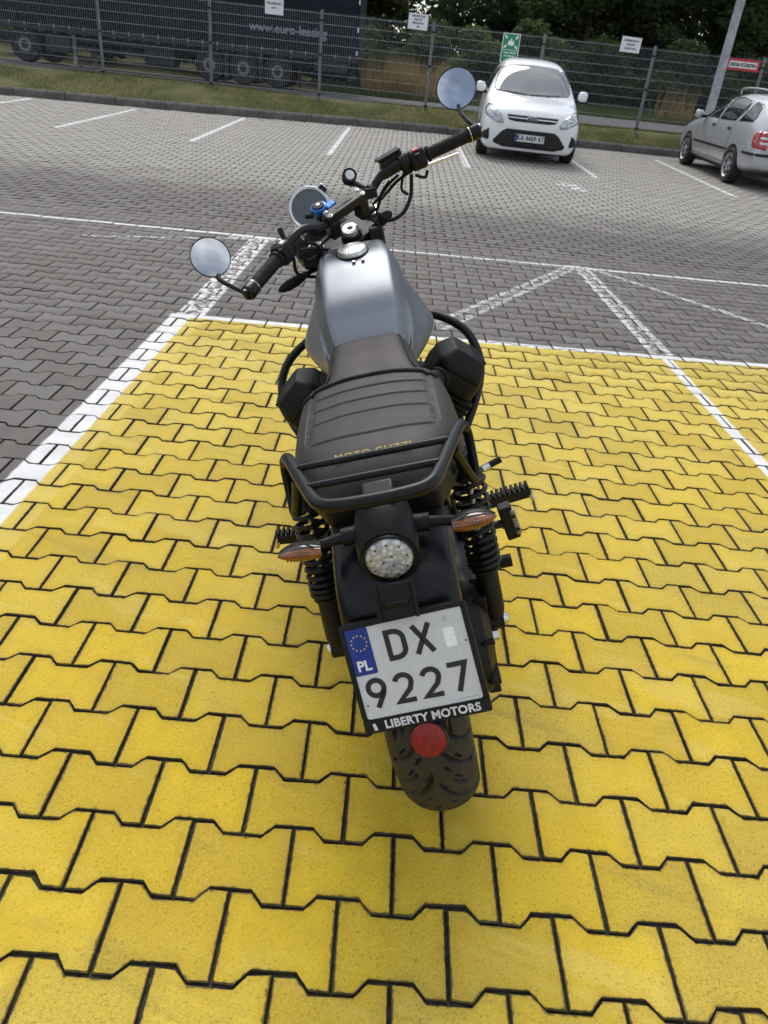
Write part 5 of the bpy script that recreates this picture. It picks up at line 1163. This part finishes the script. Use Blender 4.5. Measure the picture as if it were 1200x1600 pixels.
# ---- passenger pegs, pedal
pg = part('passenger_peg', MB().box((0.238, 0.195, 0.456), (0.030, 0.030, 0.085), (vec(0.98, 0, 0.18), vec(0, 1, 0), vec(-0.18, 0, 0.98))).tube([(0.13, 0.19, 0.45), (0.23, 0.19, 0.455)], 0.010, 8), M_BLK, bevel=0.006, seg=3)
part('peg_face', MB().box((0.2505, 0.184, 0.459), (0.013, 0.016, 0.066), (vec(0.98, 0, 0.18), vec(0, 1, 0), vec(-0.18, 0, 0.98))), M_ALU, pg, bevel=0.004, seg=3)
for zz in (-0.016, 0.018): part('peg_hole', MB().lathe([(0, 0), (0.0045, 0), (0.0045, 0.002), (0, 0.002)], (0.2505-0.18*zz, 0.176, 0.459+zz), (0, -1, 0), 12), M_GRILLE, pg)
pl_ = part('passenger_peg', MB().box((-0.205, 0.215, 0.440), (0.030, 0.030, 0.07), (vec(0.98, 0, -0.18), vec(0, 1, 0), vec(0.18, 0, 0.98))).tube([(-0.13, 0.21, 0.44), (-0.2, 0.21, 0.44)], 0.010, 8), M_BLK, bevel=0.006, seg=3)
part('peg_bolt', MB().lathe([(0.008, 0), (0.008, 0.006), (0, 0.008)], (-0.215, 0.205, 0.47), (-0.3, -0.8, 0.5), 10), M_STEEL, pl_)
part('lock_cylinder', MB().lathe([(0.014, 0), (0.014, 0.045), (0.0, 0.046)], (0.180, 0.12, 0.405), (1, -0.1, 0.1), 14), M_BLK)
ped = part('brake_lever', MB().tube(catmull([(0.135, 0.43, 0.40), (0.17, 0.455, 0.425), (0.21, 0.465, 0.44), (0.232, 0.468, 0.446)], 4), 0.0075, 8), M_BLK, smooth=50)
part('lever_joint', MB().tube([(0.222, 0.467, 0.443), (0.240, 0.470, 0.448)], 0.0095, 10), M_STEEL, ped)
part('lever_rubber', MB().tube([(0.236, 0.470, 0.447), (0.270, 0.476, 0.456)], 0.0088, 10), M_RUB, ped)
sd = part('side_stand', MB().tube(catmull([(-0.09, 0.55, 0.25), (-0.17, 0.50, 0.14), (-0.245, 0.47, -0.055)], 5), 0.011, 10), M_BLK, smooth=60)
part('stand_foot', MB().box((-0.250, 0.468, -0.063), (0.06, 0.045, 0.008), (vec(0.96, 0, -0.27), vec(0, 1, 0), vec(0.27, 0, 0.96))), M_BLK, sd, bevel=0.002)
# final drive and its torque arm on the right
fd = part('drive_housing', MB().lathe([(0.030, 0.075), (0.112, 0.080), (0.122, 0.108), (0.108, 0.134), (0.070, 0.150), (0.0, 0.153)], RC, (1, 0, 0), 28), M_MATTE, smooth=25)
for k in range(8):
    a = 2*math.pi*k/8+0.2; part('housing_web', MB().box(RC+vec(0.138, math.cos(a)*0.076, math.sin(a)*0.076), (0.024, 0.085, 0.008), (vec(1, 0, 0), vec(0, math.cos(a), math.sin(a)), vec(0, -math.sin(a), math.cos(a)))), M_MATTE, fd, bevel=0.002)
part('axle_nut', MB().lathe([(0.014, 0), (0.014, 0.012), (0, 0.014)], RC+vec(0.153, 0, 0), (1, 0, 0), 6), M_STEEL, fd)
part('drive_arm', MB().tube([(0.105, 0.02, 0.345), (0.11, 0.25, 0.37), (0.09, 0.42, 0.38)], [0.045, 0.034, 0.036], 14), M_MATTE, smooth=60)
part('brake_caliper', MB().box((-0.11, 0.06, 0.42), (0.05, 0.05, 0.09)), M_MATTE, bevel=0.01)
# shocks
for s in (-1, 1):
    T0, B0 = vec(s*0.156, 0.085, 0.700), vec(s*0.166, 0.022, 0.335); d = T0-B0; L = np.linalg.norm(d); d /= L; u_, v_, _ = basis(d)
    sh = part('shock_absorber', MB().lathe([(0.017, 0.0), (0.023, 0.03), (0.023, 0.115), (0.029, 0.12), (0.029, 0.126), (0.0175, 0.13), (0.0175, 0.19)], B0, d, 20), M_BLK, smooth=40)
    part('damper_rod', MB().lathe([(0.0065, 0.18), (0.0065, L-0.02)], B0, d, 12), M_STEEL, sh)
    part('spring_cup', MB().lathe([(0.012, L-0.055), (0.030, L-0.05), (0.030, L-0.04), (0.016, L-0.03), (0.016, L+0.01)], B0, d, 18), M_BLK, sh)
    turns, n = 11, 11*18; path = []
    for i in range(n+1):
        t = i/n; tt = t-0.055*math.sin(2*math.pi*t)*1.0 if True else t
        # coils closer near the bottom
        h = 0.13+(L-0.055-0.13)*(t**1.25)
        a = 2*math.pi*turns*t; path.append(B0+d*h+0.0295*(math.cos(a)*u_+math.sin(a)*v_))
    part('spring', MB().tube(path, 0.0052, 7), M_SATIN, sh, smooth=60)
    part('shock_eye', MB().lathe([(0.020, -0.016), (0.020, 0.016)], B0, (1, 0, 0), 18), M_BLK, sh, bevel=0.002)
    part('shock_bolt', MB().lathe([(0.013, 0.0), (0.0125, 0.006), (0.008, 0.012), (0, 0.0135)], B0+vec(s*0.015, 0, 0), (s, 0, 0), 16), M_STEEL, sh, smooth=60)
    part('shock_eye', MB().lathe([(0.018, -0.016), (0.018, 0.016)], T0, (1, 0, 0), 18), M_BLK, sh, bevel=0.002)
part('brake_hose', MB().tube(catmull([(-0.10, 0.08, 0.45), (-0.15, 0.16, 0.42), (-0.16, 0.3, 0.40), (-0.10, 0.45, 0.45)], 5), 0.004, 6), M_RUB, smooth=60)

# ---- steering: everything below turns with the handlebar
NUT = vec(0, 0.943, 0.983); RAKE = R(27); AX = vec(0, -math.sin(RAKE), math.cos(RAKE)); TH = 0.597
def rotv(v):
    v = vec(*v); return v*math.cos(TH)+np.cross(AX, v)*math.sin(TH)+AX*(AX @ v)*(1-math.cos(TH))
def S(x, y, z): return NUT+rotv((x, y, z))
SX, SY, SZ = rotv((1, 0, 0)), rotv((0, 1, 0)), rotv((0, 0, 1)); SA = AX; SN = np.cross(SX, SA)   # right, ..., along axis
SFw = np.cross(SA, SX)  # forward, square to the axis
def Q(x, f, a): return NUT+SX*x+SFw*f+SA*a     # right, forward, up along the steering axis
barR = [S(0.0, -0.03, 0.053), S(0.06, -0.03, 0.053), S(0.095, -0.030, 0.058), S(0.135, -0.045, 0.078), S(0.180, -0.066, 0.082), S(0.252, -0.092, 0.066), S(0.378, -0.155, 0.056)]
barL = [S(-0.06, -0.03, 0.053), S(-0.095, -0.030, 0.058), S(-0.135, -0.045, 0.078), S(-0.180, -0.066, 0.082), S(-0.252, -0.092, 0.066), S(-0.378, -0.155, 0.056)]
hb = part('handlebar', MB().tube(catmull(barL[::-1]+barR, 8), 0.0112, 14), M_SATIN, smooth=60)
for s in (-1, 1):
    a, b = S(s*0.252, -0.092, 0.066), S(s*0.378, -0.155, 0.056); d = (b-a)/np.linalg.norm(b-a); L = np.linalg.norm(b-a)
    prof = [(0.0165, 0.0), (0.021, 0.002), (0.021, 0.008), (0.0165, 0.010)]
    for k in range(14): h = 0.012+k*0.0075; prof += [(0.0168, h), (0.0160, h+0.0035), (0.0168, h+0.0045)]
    prof += [(0.0185, 0.118), (0.0185, 0.124), (0.0170, 0.125)]
    gp = part('grip', MB().lathe(prof, a, d, 24), M_RUB, smooth=30)
    part('bar_end', MB().lathe([(0.0185, 0), (0.0192, 0.003), (0.0192, 0.022), (0.016, 0.026), (0, 0.027)], a+d*0.126, d, 24), M_SATIN, gp, smooth=35)
    part('end_ring', MB().lathe([(0.0194, 0.002), (0.0194, 0.004)], a+d*0.120, d, 24, cap=False), M_STEEL, gp)
    part('end_bolt', MB().lathe([(0.007, 0), (0.007, 0.004), (0.003, 0.004)], a+d*0.152, d, 12), M_BRASS if s < 0 else M_STEEL, gp)
    # switch gear
    c = a-d*0.022; u_, v_, _ = basis(d)
    sw = part('switch_housing', MB().loft([[c+d*h+u_*p[0]*k+v_*p[1]*k for p in rrect(0.046, 0.052, 0.016)] for h, k in ((-0.024, 0.86), (-0.020, 1.0), (0.012, 1.02), (0.018, 0.88))]), M_MATTE, smooth=35)
    part('switch_seam', MB().loft([[c+d*h+u_*p[0]*1.03+v_*p[1]*1.03 for p in rrect(0.046, 0.052, 0.016)] for h in (-0.003, -0.001)]), M_RUB, sw)
    up_ = np.array((0.0, -0.35, 0.94)); up_ = up_-d*(d @ up_); up_ /= np.linalg.norm(up_); sd_ = np.cross(d, up_)
    part('switch_button', MB().box(c+up_*0.027+sd_*0.004*s-d*0.004, (0.016, 0.012, 0.007), (d, sd_, up_)), M_REDB if s > 0 else M_SWHITE, sw, bevel=0.0015)
    part('switch_button', MB().box(c+up_*0.012-vec(0, 0.024, 0)*1.0-d*0.002, (0.013, 0.008, 0.010), (d, sd_, up_)), M_BLK, sw, bevel=0.0015)
    part('switch_button', MB().box(c-up_*0.010-vec(0, 0.023, 0)-d*0.004, (0.016, 0.008, 0.008), (d, sd_, up_)), M_BLK, sw, bevel=0.0015)
    # lever, in front of and below the grip
    if s > 0: pass
    l0 = c+rotv((s*-0.012, 0.035, -0.012)); l1 = c+rotv((s*0.03, 0.055, -0.018)); l2 = a+d*0.05+rotv((0, 0.066, -0.020)); l3 = a+d*0.098+rotv((0, 0.056, -0.022))
    if s > 0: l0, l1, l2, l3 = vec(0.205, 1.010, 1.086), vec(0.2462, 1.0312, 1.0880), vec(0.288, 1.044, 1.092), vec(0.327, 1.0518, 1.0957)
    lv = part('lever_perch', MB().box(c-d*0.030+rotv((0, 0.018, -0.004)), (0.026, 0.05, 0.034), (d, sd_, up_)), M_BLK, bevel=0.006)
    part('lever_blade', MB().tube(catmull([l0, l1, l2, l3], 5), [0.0075]*10+[0.006, 0.0055, 0.006, 0.0065, 0.0070, 0.0075][:6], 10, flat=0.6), M_STEEL if s > 0 else M_SATIN, lv, smooth=60)
# brake reservoir on the right, small lever on the left
def ld(x, y, z): return vec(x, y, z)
r0 = vec(0.1424, 0.9913, 1.1137)-rotv((0, 0.012, 0.012))
res = part('brake_reservoir', MB().box(r0+rotv((0, 0.012, 0.01)), (0.060, 0.040, 0.046), (rotv((0.95, -0.30, 0)), rotv((0.30, 0.95, 0)), vec(0, 0, 1))), M_BLK, bevel=0.004)
part('reservoir_lid', MB().box(r0+rotv((0, 0.012, 0.036)), (0.066, 0.044, 0.007), (rotv((0.95, -0.30, 0)), rotv((0.30, 0.95, 0)), vec(0, 0, 1))), M_SATIN, res, bevel=0.002)
part('reservoir_clamp', MB().lathe([(0.018, -0.012), (0.018, 0.012)], S(0.195, -0.070, 0.081), SX*0.95-SY*0.3, 18), M_BLK, res)
part('dimmer_lever', MB().tube([(-0.160, 0.800, 1.012), (-0.168, 0.822, 1.040)], [0.006, 0.008], 8), M_BLK, hb)
# clamp and top yoke
yk = part('fork_yoke', MB().prism([(-0.125, -0.012), (-0.10, 0.052), (-0.04, 0.062), (0.04, 0.062), (0.10, 0.052), (0.125, -0.012), (0.06, -0.034), (-0.06, -0.034)], Q(0, 0, -0.045), SX, SFw, SA*0.026), M_SATIN, bevel=0.005)
part('stem_nut', MB().lathe([(0.024, -0.02), (0.024, -0.006), (0.022, 0.0), (0.012, 0.0015), (0.0085, 0.0015), (0.0085, -0.010), (0.0, -0.010)], Q(0, -0.004, 0.006), SA, 28), M_STEEL, yk, smooth=35)
part('stem_collar', MB().lathe([(0.029, -0.024), (0.029, -0.012), (0.023, -0.010)], Q(0, -0.004, 0.006), SA, 28), M_BLK, yk)
CB = (S(-0.054, -0.03, 0.053)+S(0.054, -0.03, 0.053))/2
cl_ = part('bar_clamp', MB().box(CB+SA*0.012, (0.135, 0.034, 0.022), (SX, SFw, SA)), M_SATIN, bevel=0.004)
part('clamp_slot', MB().box(CB+SA*0.0225, (0.058, 0.007, 0.003), (SX, SFw, SA)), M_GRILLE, cl_, bevel=0.001)
for s in (-1, 1):
    part('clamp_pillar', MB().box(CB+SX*s*0.050-SA*0.022, (0.032, 0.036, 0.052), (SX, SFw, SA)), M_SATIN, cl_, bevel=0.006)
    for f in (-0.0115, 0.0115): part('clamp_bolt', MB().lathe([(0.0058, 0), (0.0058, 0.0025), (0.0035, 0.003), (0.003, 0.001), (0, 0.001)], CB+SX*s*0.055+SFw*f+SA*0.022, SA, 12), M_STEEL, cl_)
for s in (-1, 1):
    part('fork_tube', MB().lathe([(0.0195, 0.0), (0.0195, -0.30)], Q(s*0.098, 0.030, -0.015), SA, 20).lathe([(0.023, 0.0), (0.023, -0.012)], Q(s*0.098, 0.030, -0.010), SA, 20), M_CHR, smooth=40)
    part('fork_cap', MB().lathe([(0.017, 0.0), (0.016, 0.008), (0.008, 0.011), (0, 0.011)], Q(s*0.098, 0.030, -0.012), SA, 8), M_SATIN)
    part('fork_leg', MB().lathe([(0.028, -0.26), (0.030, -0.28), (0.028, -0.72), (0.02, -0.74)], Q(s*0.098, 0.030, -0.015), SA, 20), M_MATTE, smooth=40)
part('fork_yoke', MB().prism([(-0.13, 0.0), (-0.10, 0.06), (0.10, 0.06), (0.13, 0.0), (0.05, -0.035), (-0.05, -0.035)], Q(0, 0, -0.22), SX, SFw, SA*0.03), M_SATIN, bevel=0.006)
FA = Q(0, 0.075, -0.735)
fw_ = part('wheel', MB().lathe([(0.0, -0.06), (0.04, -0.06), (0.04, 0.06), (0.0, 0.06)], FA, SX, 20).lathe([(0.21, -0.04), (0.23, -0.04), (0.215, 0), (0.23, 0.04), (0.21, 0.04)], FA, SX, 40, cap=False), M_SATIN)
part('tyre', tyre_mesh(FA, 0.318, 0.052, (SX, SFw, SA), None, 0.05), M_BTYRE, fw_, smooth=50)
part('spoke', MB().tube([FA-SFw*0.21, FA+SFw*0.21], 0.012, 8).tube([FA-SA*0.21, FA+SA*0.21], 0.012, 8).tube([FA-SA*0.15-SFw*0.15, FA+SA*0.15+SFw*0.15], 0.012, 8), M_SATIN, fw_)
rows_ = []
for i in range(25):
    a = R(-20+150*i/24); rows_.append([FA+SX*x*0.062+(SFw*-math.cos(a)+SA*math.sin(a))*(0.345-0.02*abs(x)**3) for x in np.linspace(-1, 1, 9)])
fm = part('mudguard', MB().grid(rows_), M_FEND, smooth=60); so = fm.modifiers.new('solid', 'SOLIDIFY'); so.thickness = 0.003
hl = part('headlight', MB().lathe([(0.0, -0.10), (0.05, -0.095), (0.080, -0.06), (0.088, 0.0), (0.090, 0.03), (0.085, 0.036)], Q(0, 0.15, -0.12), SFw-SA*0.35, 32), M_MATTE, smooth=50)
part('headlight_lens', MB().lathe([(0.082, 0.03), (0.06, 0.05), (0, 0.058)], Q(0, 0.15, -0.12), SFw-SA*0.35, 32), M_CLEAR, hl)
for s in (-1, 1):
    tip = vec(-0.2107, 0.81, 0.8925) if s < 0 else vec(0.1208, 0.9574, 1.0016); inn = vec(-0.1315, 0.8613, 0.9102) if s < 0 else vec(0.0724, 0.9624, 0.9768)
    d = (tip-inn); L = np.linalg.norm(d); d /= L; u_, v_, _ = basis(d)
    ft = part('turn_signal', MB().loft([[inn+d*L*t+u_*w*0.55*math.cos(a)+v_*w*math.sin(a) for a in [q*math.pi/8 for q in range(16)]] for t, w in ((-0.05, 0.005), (0.1, 0.010), (0.35, 0.0150), (0.65, 0.0150), (0.88, 0.010), (1.0, 0.003))]), M_BLK, smooth=60)
    part('signal_stalk', MB().tube([inn+d*0.005, inn-d*0.025, Q(s*0.10, 0.04, -0.09)], 0.0065, 8), M_BLK, ft, smooth=60)
# gauge
GC = vec(-0.0985, 1.027, 1.0440); gn = Cam_l = vec(0.072, -1.154, 1.346)-GC; gn /= np.linalg.norm(gn)
gn = 0.72*gn+0.28*vec(-0.15, -0.2, 0.95); gn /= np.linalg.norm(gn)
gx = SX-gn*(SX @ gn); gx /= np.linalg.norm(gx); gy = np.cross(gn, gx)
gauge = part('instrument', MB().lathe([(0.040, -0.045), (0.056, -0.03), (0.060, -0.004), (0.060, 0.0)], GC, gn, 44), M_BLK, smooth=50)
part('gauge_bezel', MB().lathe([(0.0605, -0.008), (0.0605, 0.004), (0.057, 0.008), (0.0505, 0.0055), (0.0495, 0.001)], GC, gn, 48, cap=False), M_GAUGE, gauge, smooth=50)
part('gauge_face', MB().lathe([(0.050, 0.001), (0.050, 0.0025), (0.0, 0.0030)], GC, gn, 44), M_GLSF, gauge, smooth=60)
for s, k in ((1, 1), (-1, 1)):
    a0_ = 0.25 if s > 0 else math.pi+0.55
    c0 = GC+gx*0.060*math.cos(a0_)+gy*0.060*math.sin(a0_); dx_ = gx*math.cos(a0_)+gy*math.sin(a0_); dy_ = np.cross(gn, dx_)
    part('gauge_ear', MB().prism([(-0.004, -0.017), (0.012, -0.014), (0.013, 0.014), (-0.004, 0.019)], c0-gn*0.004, dx_, dy_, gn*0.010), M_GAUGE, gauge, bevel=0.003)
    part('gauge_ear_face', MB().prism([(-0.002, -0.012), (0.009, -0.010), (0.010, 0.010), (-0.002, 0.013)], c0+gn*0.0062, dx_, dy_, gn*0.001), M_BLK, gauge)
part('gauge_tray', MB().box(GC-gn*0.055-gy*0.02, (0.13, 0.05, 0.012), (gx, gy, gn)), M_CHR, gauge, bevel=0.004)
# phone mount with blue lever
qc = vec(-0.0655, 0.905, 1.0575); qn = vec(-0.05, -0.45, 0.89); qn /= np.linalg.norm(qn); q1, q2, _ = basis(qn)
pm = part('phone_mount', MB().lathe([(0.016, -0.030), (0.018, -0.012), (0.021, -0.008), (0.021, 0.0)], qc, qn, 24).tube([qc-qn*0.025, qc-qn*0.04+vec(0.03, 0.0, -0.01), CB-SX*0.045], 0.010, 10), M_BLK, smooth=45)
part('mount_ring', MB().lathe([(0.0215, -0.010), (0.0225, -0.004), (0.0215, 0.005), (0.016, 0.007)], qc, qn, 28, cap=False), M_QBLUE, pm, smooth=50)
part('mount_head', MB().lathe([(0.0165, 0.0), (0.0165, 0.008), (0.014, 0.010), (0.006, 0.010)], qc, qn, 20), M_BLK, pm, smooth=35)
part('mount_pin', MB().lathe([(0.0055, 0.009), (0.005, 0.0115), (0, 0.012)], qc, qn, 12), M_STEEL, pm)
part('mount_lever', MB().box(qc+vec(0.030, 0.012, 0.000), (0.034, 0.024, 0.010), (SX*0.9+SFw*0.1, SFw, qn)), M_QBLUE, pm, bevel=0.003)
part('mount_knob', MB().tube([qc+vec(-0.018, -0.004, -0.014), qc+vec(-0.040, -0.006, -0.012)], [0.008, 0.007], 10), M_BLK, pm)
# small round clip-on gauge on a stalk
kc = vec(0.0283, 1.0027, 1.107); kn = vec(0.25, -0.85, 0.45); kn /= np.linalg.norm(kn)
cg = part('clip_holder', MB().lathe([(0.015, -0.026), (0.019, -0.022), (0.0195, -0.002), (0.017, 0.003)], kc, kn, 24), M_BLK, smooth=40)
part('clip_face', MB().lathe([(0.0125, 0.0), (0.0125, 0.004), (0, 0.0045)], kc, kn, 24), M_GAUGE, cg, smooth=50)
part('clip_lip', MB().lathe([(0.0125, 0.003), (0.019, 0.004), (0.019, 0.0)], kc, kn, 24, cap=False), M_BLK, cg)
part('clip_stalk', MB().tube([kc-kn*0.02+vec(0, 0, -0.012), (0.046, 0.985, 1.083), (0.066, 0.965, 1.068)], [0.008, 0.007, 0.010], 10).box((0.075, 0.955, 1.060), (0.034, 0.03, 0.026)), M_BLK, cg, bevel=0.003)
# mirrors on the bar ends
CAML = vec(0.072, -1.154, 1.346); UPL = vec(math.sin(LEAN), 0, math.cos(LEAN))
for s, mc, arm, up_amt, rad in ((-1, vec(-0.3309, 0.6871, 1.0326), [S(-0.386, -0.158, 0.056), vec(-0.272, 0.622, 0.958), vec(-0.317, 0.655, 0.983), vec(-0.3225, 0.683, 0.998)], 0.36, 0.0485),
                       (1, vec(0.3519, 1.1093, 1.2463), [S(0.384, -0.157, 0.058), vec(0.366, 1.020, 1.165), vec(0.352, 1.058, 1.188), vec(0.350, 1.095, 1.205)], 0.36, 0.0535)):
    n = CAML-mc; n /= np.linalg.norm(n); n = n+up_amt*UPL+vec(-s*0.10, 0, 0); n /= np.linalg.norm(n)
    mo = part('mirror', MB().lathe([(0.0, -0.016), (rad*0.6, -0.013), (rad*0.93, -0.006), (rad, 0.0), (rad, 0.003), (rad*0.955, 0.0035)], mc, n, 44, cap=False), M_SATIN, smooth=50)
    part('mirror_glass', MB().lathe([(rad*0.955, 0.0022), (rad*0.6, 0.0030), (rad*0.3, 0.0033), (0.0, 0.0034)], mc, n, 44), M_MIRR, mo, smooth=80)
    part('mirror_arm', MB().tube(catmull([np.array(p) for p in arm]+[mc-n*0.012], 5), 0.0062, 10), M_SATIN, mo, smooth=60)
    part('mirror_joint', MB().lathe([(0.010, -0.012), (0.010, 0.012)], arm[0], SA, 14), M_SATIN, mo, bevel=0.002)
    part('joint_bolt', MB().lathe([(0.005, 0), (0.005, 0.002), (0, 0.002)], vec(*arm[0])+SA*0.012, SA, 10), M_STEEL, mo)
# cables and hoses
for path, r_ in (([(0.190, 0.975, 1.080), (0.178, 0.960, 1.030), (0.150, 0.945, 0.995), (0.110, 0.940, 0.985), (0.085, 0.95, 1.005)], 0.0052), ([(0.170, 0.985, 1.085), (0.158, 0.975, 1.050), (0.172, 0.965, 1.035)], 0.0038), ([(0.20, 0.985, 1.075), (0.225, 0.985, 1.065), (0.235, 0.985, 1.080)], 0.004),
                 ([(-0.130, 0.770, 0.975), (-0.115, 0.80, 0.955), (-0.095, 0.85, 0.95), (-0.07, 0.92, 0.93)], 0.0048), ([(-0.125, 0.765, 0.99), (-0.10, 0.79, 0.985), (-0.085, 0.84, 0.97), (-0.06, 0.90, 0.95)], 0.0042), ([(-0.11, 0.80, 1.0), (-0.085, 0.83, 0.98), (-0.08, 0.87, 0.93), (-0.05, 0.93, 0.90)], 0.0040),
                 ([(0.10, 0.95, 1.04), (0.12, 0.98, 1.05), (0.15, 0.985, 1.07), (0.185, 0.985, 1.085)], 0.0042)):
    part('cable', MB().tube(catmull(path, 6), r_, 8), M_RUB, smooth=60)
for path, r_ in (([(-0.145, 0.76, 0.975), (-0.150, 0.80, 0.93), (-0.12, 0.86, 0.90), (-0.08, 0.93, 0.88)], 0.0045), ([(-0.05, 0.90, 0.985), (-0.085, 0.875, 0.965), (-0.095, 0.90, 0.92), (-0.06, 0.96, 0.87)], 0.0042), ([(0.06, 0.95, 1.0), (0.085, 0.94, 0.97), (0.08, 0.95, 0.92), (0.05, 0.98, 0.88)], 0.0042), ([(0.13, 0.975, 1.075), (0.105, 0.985, 1.05), (0.09, 1.0, 1.02), (0.06, 1.03, 0.97)], 0.0045), ([(0.155, 0.98, 1.085), (0.125, 0.99, 1.065), (0.10, 1.01, 1.04), (0.05, 1.04, 1.0)], 0.0038)):
    part('cable', MB().tube(catmull(path, 6), r_, 8), M_RUB, smooth=60)
part('bar_clip', MB().lathe([(0.015, -0.006), (0.015, 0.006)], S(0.095, -0.030, 0.058), SX, 16), M_BLK)
part('ignition_block', MB().box((-0.105, 0.880, 0.945), (0.06, 0.045, 0.05)), M_BLK, bevel=0.006)
part('ignition_block', MB().box((0.070, 0.955, 0.945), (0.04, 0.05, 0.06)), M_BLK, bevel=0.006)
